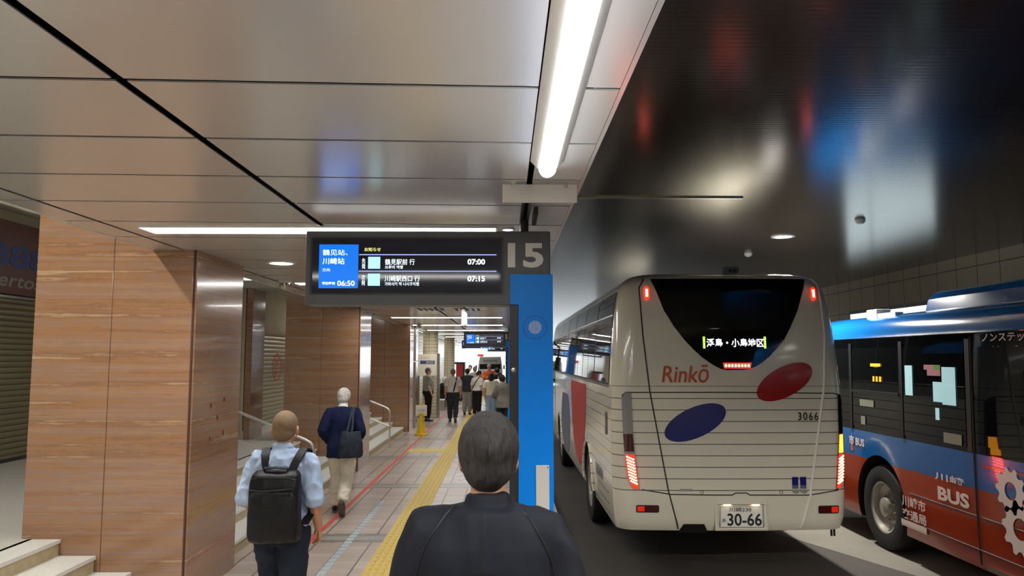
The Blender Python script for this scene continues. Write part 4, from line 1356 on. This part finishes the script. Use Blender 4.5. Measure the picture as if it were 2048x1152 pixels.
class Person:
    """a posed figure in its own frame: facing +y, right hand at +x, for a height of 1.72"""
    def __init__(s, pose):
        p = pose
        s.lean = p.get('lean', 0.0)
        s.drop = p.get('drop', 0.0)
        s.sway = p.get('sway', 0.0)
        s.fat = p.get('fat', 1.0)
        sh = s.T(Vector((0.178, -0.008, 1.395))), s.T(Vector((-0.178, -0.008, 1.395)))
        s.arm = {}
        for k, i, sg in (('R', 0, 1), ('L', 1, -1)):
            e, w, n = p.get('arm' + k, ((sg * 0.235, -0.035, 1.12), (sg * 0.245, 0.035, 0.885), (-sg, 0.0, 0.0)))
            s.arm[k] = (sh[i], s.T(Vector(e), arm=True), s.T(Vector(w), arm=True), Vector(n))
        s.leg = {}
        for k, sg in (('R', 1), ('L', -1)):
            kn, an, ft = p.get('leg' + k, ((sg * 0.098, 0.012, 0.49), (sg * 0.10, -0.025, 0.085), (sg * 0.12, 1, -0.08)))
            s.leg[k] = (s.T(Vector((sg * 0.09, 0, 0.89))), Vector(kn), Vector(an), Vector(ft).normalized())
        s.hs = p.get('hs', 1.04)
        s.yaw, s.pitch = p.get('head', (0, 0))
        s.HR = (Matrix.Rotation(s.yaw, 3, 'Z') @ Matrix.Rotation(-s.pitch, 3, 'X')) * s.hs
        s.pivot = Vector((0, -0.008, 1.51))

    def T(s, v, arm=False):
        v = Vector(v)
        h = max(0.0, v.z - 0.90)
        f = min(1.0, h / 0.25)
        return Vector((v.x + s.sway * h, v.y + s.lean * h, v.z - s.drop - 0.25 * s.lean * s.lean * h))

    def H(s, v):
        return s.T(s.pivot + s.HR @ (Vector(v) - s.pivot))

    def torso(s, mb, z0, z1, grow, hem=0.0, n=28, clamp=False):
        rs = []
        N = 14
        for i in range(N + 1):
            z = z0 + (z1 - z0) * i / N
            y, rx_, ry_ = torso_at(max(z, 0.91) if clamp else z)
            fat = 1 + (s.fat - 1) * max(0, 1 - abs(z - 1.05) / 0.35)
            g = grow + hem * max(0, 1 - (z - z0) / 0.3)
            rx_ = rx_ * (1 + (fat - 1) * 0.6) + g
            ry2 = ry_ * fat + g
            r = []
            for j in range(n):
                a = 2 * PI * j / n
                c, d = math.cos(a), math.sin(a)
                e = 0.86
                x = rx_ * math.copysign(abs(c) ** e, c)
                yy = ry2 * math.copysign(abs(d) ** e, d)
                r.append(s.T((x, y + yy, z)))
            rs.append(r)
        mb.rings(rs, 0)

    def armtube(s, mb, k, t0, t1, grow, cuff=0.0, base=(0.058, 0.051, 0.045, 0.044, 0.030)):
        sh, el, wr, _ = s.arm[k]
        pts, rad = [], []
        inn = mixv(sh, s.T((0, -0.01, 1.38)), 0.28)
        if t0 == 0:
            pts.append(inn)
            rad.append(0.055 + grow)
        N = 10
        for i in range(N + 1):
            t = t0 + (t1 - t0) * i / N
            if t <= 1:
                q = mixv(sh, el, t)
            else:
                q = mixv(el, wr, t - 1)
            pts.append(q)
            r = lerp([(0, base[0]), (0.5, base[1]), (1, base[2]), (1.3, base[3]), (2, base[4])], t)
            rad.append(r + grow + cuff * max(0, (t - t1 + 0.3) / 0.3))
        mb.tube(pts, rad, 16)
        if t0 == 0:
            mb.ball(sh - Vector((0, 0, 0.012)), 0.056 + grow * 0.85, 16, 10)

    def legtube(s, mb, k, t1, grow, flare=0.0):
        hp, kn, an, ft = s.leg[k]
        pts, rad = [mixv(hp, s.T((0, 0, 0.93)), 0.25)], [0.10 + grow]
        N = 12
        for i in range(N + 1):
            t = t1 * i / N
            q = mixv(hp, kn, t) if t <= 1 else mixv(kn, an, t - 1)
            pts.append(q)
            rad.append(lerp([(0, 0.098), (0.4, 0.082), (1, 0.058), (1.35, 0.058), (2, 0.036)], t) + grow * (1 - 0.2 * t) + flare * max(0, t - 0.6))
        mb.tube(pts, rad, 18)
        mb.ball(kn, 0.055 + grow * 0.8 + flare * 0.4, 12, 8)

    def hand(s, mb, k):
        sh, el, wr, n = s.arm[k]
        d = (wr - el).normalized()
        n = (n - d * n.dot(d)).normalized()
        w = d.cross(n)                                            # across the knuckles
        if k == 'R':
            th = w if w.y > 0 else -w
        else:
            th = w if w.y > 0 else -w
        w = th
        P = lambda a, b, c: wr + d * a + w * b + n * c
        mb.tube([wr - d * 0.02, wr + d * 0.012, P(0.045, 0, 0.003), P(0.075, 0, 0.004), P(0.098, -0.002, 0.006)], [0.027, 0.028, 0.036, 0.041, 0.036], 14, 0, (0.42, 1.0), n)
        for b, L, cu in ((0.030, 0.070, 0.30), (0.010, 0.079, 0.36), (-0.011, 0.073, 0.44), (-0.031, 0.058, 0.52)):
            p = P(0.088, b, 0.004)
            a = 0.12
            pts = [p]
            fan = b * 1.6
            for seg in (0.45, 0.32, 0.23):
                a += cu
                p = p + (d * math.cos(a) + n * math.sin(a) + w * fan).normalized() * (L * seg)
                pts.append(p)
            mb.tube([mixv(P(0.06, b * 0.9, 0.003), pts[0], 0.0)] + pts, [0.0095, 0.0098, 0.009, 0.0082, 0.0066], 10)
            mb.ball(pts[-1], 0.0068, 8, 6)
        t0 = P(0.018, 0.022, 0.006)
        t1 = P(0.05, 0.050, 0.018)
        t2 = P(0.080, 0.058, 0.030)
        t3 = P(0.101, 0.056, 0.040)
        mb.tube([t0, t1, t2, t3], [0.014, 0.0125, 0.0105, 0.0078], 10)
        mb.ball(t3, 0.008, 8, 6)

    def head(s, mb):
        H = s.H
        R = s.HR
        mb.ball(H((0, -0.002, 1.632)), (0.076, 0.095, 0.092), 24, 16, 0, R)
        mb.ball(H((0, 0.030, 1.565)), (0.057, 0.062, 0.066), 20, 12, 0, R)       # jaw
        mb.ball(H((0, 0.072, 1.527)), (0.022, 0.018, 0.016), 12, 8, 0, R)        # chin
        mb.tube([H((0, 0.088, 1.632)), H((0, 0.100, 1.605)), H((0, 0.112, 1.588)), H((0, 0.092, 1.578))], [0.010, 0.011, 0.015, 0.010], 10)
        mb.tube([H((-0.045, 0.076, 1.648)), H((0, 0.092, 1.65)), H((0.045, 0.076, 1.648))], [0.008, 0.010, 0.008], 8)
        mb.tube([H((-0.022, 0.083, 1.553)), H((0, 0.091, 1.554)), H((0.022, 0.083, 1.553))], [0.005, 0.009, 0.005], 8)
        for sg in (-1, 1):
            q = Matrix.Rotation(sg * 0.35, 3, 'Z')
            mb.ball(H((sg * 0.080, -0.006, 1.603)), (0.010, 0.021, 0.033), 12, 10, 0, R @ q)
            mb.ball(H((sg * 0.076, 0.004, 1.580)), (0.008, 0.012, 0.014), 10, 8, 0, R @ q)
        nk = [s.T((0, -0.016, 1.43)), s.T((0, -0.012, 1.49)), H((0, -0.006, 1.545)), H((0, 0.0, 1.60))]
        mb.tube(nk, [0.064, 0.057, 0.055, 0.055], 18)


def person(label, loc, rz, k, pose, wear, vox=0.012, group=None):
    root = thing('person', label, 'person', loc, rz, group)
    root.scale = (k, k, k)
    P = Person(pose)
    b = MB()
    P.torso(b, 0.84, 1.48, 0.0)
    P.head(b)
    for a in 'RL':
        P.armtube(b, a, 0, 2, 0.0)
        P.hand(b, a)
        P.legtube(b, a, 2, 0.0)
        an, ft = P.leg[a][2], P.leg[a][3]
        b.tube([an - ft * 0.045 + Vector((0, 0, -0.045)), an + Vector((0, 0, -0.035)), an + ft * 0.09 + Vector((0, 0, -0.055)), an + ft * 0.15 + Vector((0, 0, -0.06))], [0.026, 0.036, 0.034, 0.022], 12)
    body = link_mesh('body', fuse(b, 'body', wear['skin'], vox, 3), root)
    e = MB()
    for sg in (-1, 1):
        e.ball(P.H((sg * 0.031, 0.0845, 1.627)), (0.013, 0.007, 0.006), 10, 6, 0, P.HR)
    e.obj('eyes', 'eye', body, True)
    # trousers
    tr = wear['bottom']
    t = MB()
    P.torso(t, 0.82, tr.get('waist', 1.0), tr['grow'])
    for a in 'RL':
        P.legtube(t, a, tr.get('len', 1.95), tr['grow'] + 0.006, tr.get('flare', 0.012))
    link_mesh(tr.get('name', 'trousers'), fuse(t, 'trousers', tr['m'], max(vox * 1.3, 0.01), 3, tr.get('amp', 0.006), 7, (1, 1, 1.3), 3.1), root)
    # top
    tp_ = wear['top']
    t = MB()
    P.torso(t, tp_['hem'], 1.478, tp_['grow'], tp_.get('flare', 0.0), 28, True)
    for a in 'RL':
        P.armtube(t, a, 0, tp_['sleeve'], tp_['grow'] * tp_.get('arm', 0.7), tp_.get('cuff', 0.004))
    if tp_.get('collar'):
        t.tube([P.T((0, -0.014, 1.45)), P.T((0, -0.010, 1.478)), mixv(P.T((0, -0.006, 1.515)), P.H((0, -0.006, 1.515)), 0.5)], [0.082, 0.072, 0.068], 20)
    top = link_mesh(tp_.get('name', 'shirt'), fuse(t, 'top', tp_['m'], max(vox * 1.2, 0.008), tp_.get('sm', 4), tp_.get('amp', 0.007), tp_.get('sc', 7), tp_.get('st', (1, 1, 0.8)), 1.7), root)
    if wear.get('collar2'):
        c = MB().tube([P.T((0, -0.014, 1.470)), P.T((0, -0.008, 1.49)), P.H((0, -0.006, 1.530))], [0.074, 0.066, 0.063], 20)
        c.obj('shirt_collar', wear['collar2'], root, True)
    # hair
    hs = wear.get('hair')
    if hs:
        g = hs.get('grow', 0.008)
        h = MB()
        h.ball(P.H((0, -0.006, 1.637)), (0.077 + g, 0.094 + g, 0.092 + g), 28, 20, 0, P.HR)
        h.ball(P.H((0, -0.042, 1.588)), (0.060 + g, 0.048 + g, 0.055 + g), 20, 14, 0, P.HR)
        if hs.get('long'):
            h.tube([P.H((0, -0.045, 1.63)), P.H((0, -0.062, 1.54)), P.T((0, -0.085, 1.44)), P.T((0, -0.098, 1.44 - hs['long']))], [0.085, 0.085, 0.075, 0.05], 18, 0, (0.65, 1.15), (0, 1, 0))
        o = h.obj('melt2', hs['m'])
        me = fuse(h, 'hair', hs['m'], min(vox, 0.008), 2, hs.get('amp', 0.003), 22, (1, 1, 0.7), 0.4)
        bpy.data.objects.remove(o)
        bm = bmesh.new()
        bm.from_mesh(me)
        c0 = P.H((0, hs.get('line', 0.045), 1.60 + hs.get('up', 0.02)))
        nrm = (P.HR @ Vector((0, 1, hs.get('tilt', -0.55)))).normalized()
        geom = bm.verts[:] + bm.edges[:] + bm.faces[:]
        r = bmesh.ops.bisect_plane(bm, geom=geom, plane_co=c0, plane_no=nrm, clear_outer=True)
        ed = [q for q in r['geom_cut'] if isinstance(q, bmesh.types.BMEdge)]
        bmesh.ops.edgeloop_fill(bm, edges=ed)
        bm.to_mesh(me)
        bm.free()
        link_mesh('hair', me, root)
    hat = wear.get('hat')
    if hat:
        h = MB().ball(P.H((0, 0.0, 1.665)), (0.090, 0.106, 0.075), 20, 12, 0, P.HR)
        h.ball(P.H((0, 0.09, 1.665)), (0.075, 0.06, 0.008), 16, 6, 0, P.HR)
        h.obj('cap', hat, root, True)
    # shoes
    for a in 'RL':
        an, ft = P.leg[a][2], P.leg[a][3]
        up = Vector((0, 0, 1)) - ft * ft.z
        up.normalize()
        sd = MB()
        sd.tube([an - ft * 0.065 - up * 0.040, an - ft * 0.03 - up * 0.030, an + ft * 0.03 - up * 0.030, an + ft * 0.10 - up * 0.045, an + ft * 0.165 - up * 0.055, an + ft * 0.195 - up * 0.060], [0.030, 0.044, 0.047, 0.044, 0.036, 0.018], 16, 0, (0.85, 1.0), up)
        sh = sd.obj('shoe', wear.get('shoes', 'leather'), root, True)
        so = MB()
        cen = an - up * 0.078
        side_ = ft.cross(up)
        prof = [(-0.09, 0.028), (-0.05, 0.036), (0.03, 0.036), (0.10, 0.045), (0.165, 0.036), (0.20, 0.014)]
        ring_ = [cen + ft * a_ + side_ * w_ for a_, w_ in prof] + [cen + ft * a_ - side_ * w_ for a_, w_ in reversed(prof)]
        so.rings([[q - up * 0.006 for q in ring_], [q + up * 0.012 for q in ring_]])
        so.obj('sole', 'sole', sh)
    bl_ = wear.get('belt')
    if bl_:
        w = MB()
        rs = []
        for z in (0.985, 1.02):
            y, rx_, ry_ = torso_at(z)
            rs.append([P.T(((rx_ + tr['grow'] + 0.012) * math.cos(2 * PI * j / 28), y + (ry_ + tr['grow'] + 0.012) * math.sin(2 * PI * j / 28), z)) for j in range(28)])
        w.rings(rs).obj('belt', bl_, root, True)
    return root, P, top


def TOP(m, hem, grow, sleeve, **kw):
    return dict(m=m, hem=hem, grow=grow, sleeve=sleeve, **kw)


def BOT(m, grow=0.016, **kw):
    return dict(m=m, grow=grow, **kw)

stepL = dict(legL=((-0.10, 0.12, 0.50), (-0.10, 0.20, 0.085), (-0.08, 1, 0.05)), legR=((0.10, 0.02, 0.49), (0.10, -0.22, 0.15), (0.06, 1, -0.75)))
stepR = dict(legR=((0.10, 0.12, 0.50), (0.10, 0.20, 0.085), (0.08, 1, 0.05)), legL=((-0.10, 0.02, 0.49), (-0.10, -0.22, 0.15), (-0.06, 1, -0.75)))

# man in the navy windbreaker right before the camera
kf = 1.075
fg, Pf, ftop = person('person with dark hair in a navy windbreaker, seen from behind, back filling the picture bottom', (-0.052, 2.42, 0), math.radians(-3), kf,
    dict(head=(0.05, 0.10), lean=0.03, armR=((0.25, -0.05, 1.12), (0.25, 0.06, 0.88), (-1, 0, 0)), armL=((-0.26, -0.03, 1.13), (-0.27, 0.10, 0.90), (1, 0, 0))),
    dict(skin='skin', top=TOP('navyjacket', 0.80, 0.042, 1.92, name='jacket', collar=True, amp=0.008, sc=5.5, st=(1.2, 1, 0.55), arm=0.75, sm=6), bottom=BOT('slate'), hair=dict(m='hairdark', grow=0.014, tilt=-0.45, line=0.05, amp=0.004)), 0.008)
fg.scale = (kf * 0.94, kf, kf)
jk = MB()
def on_back(pts, off=0.0):
    """drop points of the back onto the jacket mesh"""
    from mathutils.bvhtree import BVHTree
    bv = BVHTree.FromPolygons([v.co for v in ftop.data.vertices], [p.vertices for p in ftop.data.polygons])
    out = []
    for x, z in pts:
        h = bv.ray_cast(Vector((x, -1.0, z)), Vector((0, 1, 0)))
        if h[0]:
            out.append(h[0] + Vector((0, -off, 0)))
    return out
def seam_line(pts, r=0.0018, sub=12):
    p = []
    n = len(pts)
    for i in range(n - 1):
        p0, p1, p2, p3 = pts[max(0, i - 1)], pts[i], pts[i + 1], pts[min(n - 1, i + 2)]
        for k in range(sub):
            t = k / sub
            p.append(tuple(0.5 * (2 * p1[c] + (p2[c] - p0[c]) * t + (2 * p0[c] - 5 * p1[c] + 4 * p2[c] - p3[c]) * t * t + (3 * p1[c] - p0[c] - 3 * p2[c] + p3[c]) * t ** 3) for c in (0, 1)))
    q = on_back(p + [pts[-1]], -0.0005)
    if len(q) > 2:
        jk.tube(q, r, 6)
seam_line([(0.0, 1.475), (-0.003, 1.4), (-0.008, 1.2), (-0.01, 0.84)])
seam_line([(-0.10, 1.485), (-0.135, 1.45), (-0.19, 1.36), (-0.215, 1.24), (-0.21, 1.14)], 0.003)
seam_line([(0.10, 1.485), (0.135, 1.45), (0.19, 1.36), (0.215, 1.24), (0.21, 1.14)], 0.003)
jk.obj('jacket_seam', 'black', ftop)

# man with the backpack
bp, Pb, btop = person('balding person in a pale blue shirt wearing a black backpack, walking away', (-1.545, 5.4, 0), math.radians(-3), 0.955,
    dict(hs=1.14, head=(0.06, 0.10), lean=0.02, armR=((0.25, -0.05, 1.135), (0.245, 0.095, 0.905), (-0.9, -0.35, 0)), armL=((-0.25, -0.06, 1.14), (-0.20, 0.12, 0.98), (1, 0.1, 0)), legL=((-0.10, 0.14, 0.50), (-0.10, 0.10, 0.085), (-0.08, 1, -0.08)), legR=((0.10, -0.02, 0.49), (0.10, -0.18, 0.12), (0.06, 1, -0.45))),
    dict(skin='skin', top=TOP('paleblue', 0.93, 0.026, 1.08, amp=0.016, sc=9, st=(1, 1, 0.7), cuff=0.006, collar=True, sm=2), bottom=BOT('slate', 0.02, waist=1.02, amp=0.008), belt='leather',
         hair=dict(m='buzz', grow=0.0035, tilt=-0.62, line=0.045, up=0.03, amp=0.0008)), 0.0055)
cu = MB()
for a in 'RL':                                                   # rolled cuffs
    sh_, el_, wr_, _ = Pb.arm[a]
    f_ = lambda q: mixv(sh_, el_, q) if q < 1 else mixv(el_, wr_, q - 1)
    cu.tube([f_(0.96), f_(0.99), f_(1.10), f_(1.13)], [0.056, 0.061, 0.060, 0.054], 20)
    cu.tube([f_(0.88), f_(0.90), f_(0.95), f_(0.97)], [0.057, 0.062, 0.061, 0.056], 20)
link_mesh('rolled_cuff', fuse(cu, 'cuff', 'paleblue', 0.006, 3, 0.004, 14), btop)
pk = thing('backpack', 'black nylon backpack on the back of the man in pale blue', 'bag', (-1.522, 5.4, 0), math.radians(-3))
pk.scale = (0.955, 0.955, 0.955)
def packbody(x, y0, y1, z0, z1, tp=0.9):
    rs = []
    for z, kx, ky in ((z0, 0.86, 0.75), (z0 + 0.015, 0.96, 0.93), (z0 + 0.05, 1.0, 1.0), (mixv(z0, z1, 0.5), 1.0, 1.0), (z1 - 0.10, 0.985, 0.95), (z1 - 0.03, 0.93 * tp / 0.9, 0.8), (z1, 0.80 * tp / 0.9, 0.55)):
        yc, ry = (y0 + y1) / 2, (y1 - y0) / 2 * ky
        r = []
        for j in range(36):
            a = 2 * PI * j / 36
            c, d = math.cos(a), math.sin(a)
            r.append((x * kx * math.copysign(abs(c) ** 0.45, c), y1 - ry + ry * math.copysign(abs(d) ** 0.55, d) if False else yc + (1 - ky) * (y1 - y0) / 2 + ry * math.copysign(abs(d) ** 0.5, d), z))
        rs.append(r)
    return rs
mb = MB()
mb.rings(packbody(0.178, -0.29, -0.135, 0.87, 1.355))
pb_ = link_mesh('main_compartment', fuse(mb, 'pack', 'bag', 0.008, 5, 0.006, 6, (1, 1, 0.7), 2.2), pk)
mb = MB()
mb.rings(packbody(0.160, -0.325, -0.25, 0.885, 1.22, 0.94))
link_mesh('front_pocket', fuse(mb, 'pocket', 'bag', 0.008, 4, 0.005, 7, (1, 1, 0.8), 5.2), pk)
MB().tube([(-0.155, -0.29, 1.235), (-0.06, -0.302, 1.228), (0.06, -0.302, 1.238), (0.15, -0.288, 1.246)], 0.005, 8).tube([(-0.16, -0.262, 1.30), (-0.10, -0.272, 1.318), (0.10, -0.272, 1.318), (0.16, -0.262, 1.30)], 0.005, 8).obj('zip', 'black', pk, True)
MB().tube([(0.118, -0.302, 1.235), (0.122, -0.306, 1.205), (0.12, -0.305, 1.18)], 0.005, 6).obj('zip_pull', 'bag', pk)
MB().tube([(-0.085, -0.20, 1.335), (-0.08, -0.215, 1.375), (0.0, -0.22, 1.383), (0.08, -0.215, 1.375), (0.085, -0.20, 1.335)], 0.011, 10, 0, (0.7, 1.3)).obj('carry_handle', 'bag', pk, True)
for sg in (-1, 1):
    s_ = MB()
    pth = [(sg * 0.085, -0.15, 1.335), (sg * 0.105, -0.138, 1.395), (sg * 0.125, -0.105, 1.450), (sg * 0.135, -0.04, 1.492), (sg * 0.14, 0.04, 1.475), (sg * 0.142, 0.115, 1.40), (sg * 0.148, 0.155, 1.28), (sg * 0.165, 0.12, 1.12), (sg * 0.19, 0.0, 1.03), (sg * 0.185, -0.14, 0.98)]
    s_.ribbon([Pb.T(q) for q in pth], (0.062, 0, 0.0), 0.014)
    st_ = s_.obj('shoulder_strap', 'bag', pk, True, bevel=0.003)

# white-haired man in the navy blazer with his bag
om, Po, otop = person('white-haired person in a navy blazer and beige trousers, walking past the pillar', (-2.17, 10.3, 0), math.radians(2), 0.945,
    dict(head=(-0.12, 0.14), lean=0.06, armL=((-0.265, -0.10, 1.15), (-0.20, 0.09, 0.99), (1, 0, 0)), armR=((0.27, -0.06, 1.13), (0.22, 0.14, 1.05), (-1, 0, 0)),
         legL=((-0.10, 0.16, 0.52), (-0.10, 0.12, 0.085), (-0.08, 1, -0.05)), legR=((0.085, 0.0, 0.50), (0.06, -0.26, 0.19), (0.02, 0.62, -0.9))),
    dict(skin='skin2', top=TOP('blazer', 0.78, 0.036, 1.92, name='blazer', flare=0.012, amp=0.006), bottom=BOT('beige', 0.022, amp=0.010), collar2='whitecloth', hair=dict(m='hairwhite', grow=0.012, tilt=-0.5, line=0.045, amp=0.003)), 0.009)
bg = thing('shoulder_bag', 'charcoal canvas shoulder bag hanging at the white-haired man\'s right side', 'bag', (-2.17, 10.3, 0), math.radians(2))
bg.scale = (0.945,) * 3
mb = MB()
rs = []
for z, kx, ky in ((0.80, 0.80, 0.75), (0.82, 0.95, 0.95), (0.88, 1.0, 1.0), (1.0, 0.98, 0.9), (1.10, 0.90, 0.6), (1.15, 0.80, 0.3)):
    rs.append([(0.155 + 0.165 * kx * math.copysign(abs(math.cos(a)) ** 0.6, math.cos(a)), -0.215 + 0.07 * ky * math.copysign(abs(math.sin(a)) ** 0.7, math.sin(a)), z) for a in [2 * PI * j / 32 for j in range(32)]])
mb.rings(rs)
link_mesh('bag_body', fuse(mb, 'bag', 'bag2', 0.010, 4, 0.010, 6, (1, 1, 0.7), 8.0), bg)
for dx in (0.0, 0.07):
    MB().ribbon([(0.10 + dx, -0.24, 1.12), (0.12 + dx * 0.8, -0.20, 1.24), (0.14 + dx * 0.4, -0.135, 1.38), (0.155 + dx * 0.3, -0.05, 1.475), (0.165 + dx * 0.3, 0.04, 1.46), (0.18, 0.10, 1.36)], (0.03, 0, 0), 0.007).obj('strap', 'bag2', bg, True)

# the queue and the passers-by farther along
def far(label, loc, rz, k, pose, wear, vox=0.017):
    return person(label, loc, math.radians(rz), k, pose, wear, vox)
w1, P1, _ = far('person in a grey short-sleeved shirt and dark trousers walking away with a diagonal strap', (-1.67, 24.6, 0), 0, 0.985, dict(**stepL, head=(0, 0.05), fat=1.15),
    dict(skin='skin', top=TOP('greyshirt', 0.96, 0.03, 0.85, cuff=0.012), bottom=BOT('vest', 0.022), belt='leather', hair=dict(m='hairgrey', grow=0.004, up=0.0, tilt=-0.2, line=0.01)))
st_ = MB().ribbon([(0.03, -0.155, 1.0), (0.08, -0.155, 1.2), (0.12, -0.12, 1.42), (0.13, -0.03, 1.48), (0.12, 0.08, 1.42)], (0.045, 0, 0), 0.008)
st_.obj('bag_strap', 'blackcloth', w1)
w2, _, _ = far('stout person in a grey polo and black trousers standing beside the far pillar', (-2.50, 25.0, 0), -75, 1.0, dict(fat=1.5, head=(0, -0.05), armR=((0.25, -0.02, 1.12), (0.25, 0.08, 0.88), (-1, 0, 0))),
    dict(skin='skin2', top=TOP('midgrey', 0.96, 0.028, 0.8, cuff=0.01), bottom=BOT('blackcloth', 0.025), hair=dict(m='hairgrey', grow=0.004)))
far('person in a charcoal vest and grey trousers at the back of the queue', (-1.37, 27.9, 0), -8, 0.96, dict(head=(0.1, 0.1)),
    dict(skin='skin', top=TOP('vest', 0.86, 0.035, 0.3, name='vest'), bottom=BOT('midgrey', 0.022), hair=dict(m='hairblack', grow=0.01)))
w4, _, _ = far('person in a grey shirt with a cross-body strap, head bowed, black trousers', (-0.98, 27.0, 0), -35, 0.93, dict(head=(-0.3, 0.5), lean=0.05, fat=1.1),
    dict(skin='skin', top=TOP('greyshirt', 0.96, 0.03, 0.85, cuff=0.012), bottom=BOT('blackcloth', 0.022), shoes='whitecloth', hair=dict(m='hairblack', grow=0.012)))
MB().ribbon([(-0.16, -0.10, 1.02), (-0.03, -0.15, 1.2), (0.10, -0.125, 1.40), (0.13, -0.04, 1.47)], (0.04, 0, 0), 0.008).obj('bag_strap', 'blackcloth', w4)
far('long-haired person in a cream top and light blue jeans', (-0.46, 25.2, 0), 6, 0.90, dict(head=(-0.2, 0.2), armR=((0.24, 0.0, 1.14), (0.20, 0.20, 1.08), (-1, 0, 0))),
    dict(skin='skin2', top=TOP('creamtop', 0.93, 0.035, 0.85, cuff=0.02), bottom=BOT('jeans', 0.016, flare=0.03), shoes='whitecloth', hair=dict(m='hairbrown', grow=0.016, long=0.04, tilt=-0.3)))
far('person in a warm grey jacket with black hair, half hidden by the blue post', (-0.08, 22.0, 0), 25, 0.90, dict(head=(0.2, 0.1), armL=((-0.26, 0.02, 1.14), (-0.2, 0.2, 1.02), (1, 0, 0))),
    dict(skin='skin', top=TOP('suitgrey', 0.70, 0.045, 1.9, name='jacket', flare=0.03), bottom=BOT('blackcloth', 0.018), hair=dict(m='hairblack', grow=0.02, long=0.0)))
far('person in white carrying a white bag behind the cream top', (-0.18, 26.4, 0), 15, 0.89, dict(head=(0.3, 0.1)),
    dict(skin='skin2', top=TOP('whitecloth', 0.74, 0.05, 1.5, flare=0.04), bottom=BOT('blackcloth', 0.016), hair=dict(m='hairblack', grow=0.014)))
far('person in black with dark hair in the queue near the blue post', (-0.30, 29.5, 0), 10, 0.96, dict(head=(0.4, 0.1)),
    dict(skin='skin', top=TOP('blackcloth', 0.86, 0.04, 1.9), bottom=BOT('blackcloth', 0.02), hair=dict(m='hairblack', grow=0.012)))
far('person in an orange jacket and grey cap facing the queue', (-0.68, 33.0, 0), 172, 1.02, dict(head=(0.0, 0.1), armR=((0.28, 0.05, 1.16), (0.12, 0.18, 1.2), (-1, 0, 0)), armL=((-0.28, 0.05, 1.16), (-0.12, 0.18, 1.2), (1, 0, 0))),
    dict(skin='skin', top=TOP('orangecloth', 0.85, 0.045, 1.9, name='jacket'), bottom=BOT('slate'), hat='midgrey', hair=dict(m='hairgrey', grow=0.006)))
far('person in a loose grey shirt between the vest and the bowed head', (-1.22, 31.0, 0), 20, 0.98, dict(head=(-0.4, 0.05)),
    dict(skin='skin', top=TOP('midgrey', 0.88, 0.045, 1.4), bottom=BOT('blackcloth', 0.02), hair=dict(m='hairgrey', grow=0.01)))
far('white-clad person with light brown hair farther in the queue', (-1.55, 34.0, 0), 160, 1.0, dict(head=(0.2, 0.0)),
    dict(skin='skin2', top=TOP('whitecloth', 0.88, 0.04, 1.2), bottom=BOT('midgrey', 0.02), hair=dict(m='hairbrown', grow=0.01)))
far('person in black sitting on the bench by the tiled wall', (-2.5, 30.6, 0), -62, 0.98, dict(drop=0.40, lean=0.12, head=(0.1, 0.2), legR=((0.11, 0.42, 0.47), (0.12, 0.46, 0.085), (0.1, 1, -0.05)), legL=((-0.11, 0.42, 0.47), (-0.12, 0.40, 0.085), (-0.1, 1, -0.05)),
    armR=((0.25, 0.04, 1.14), (0.16, 0.26, 1.06), (-1, 0, 0)), armL=((-0.25, 0.04, 1.14), (-0.16, 0.26, 1.06), (1, 0, 0))),
    dict(skin='skin', top=TOP('blackcloth', 0.90, 0.035, 1.9), bottom=BOT('blackcloth', 0.02, waist=1.0), hair=dict(m='hairwhite', grow=0.012)))
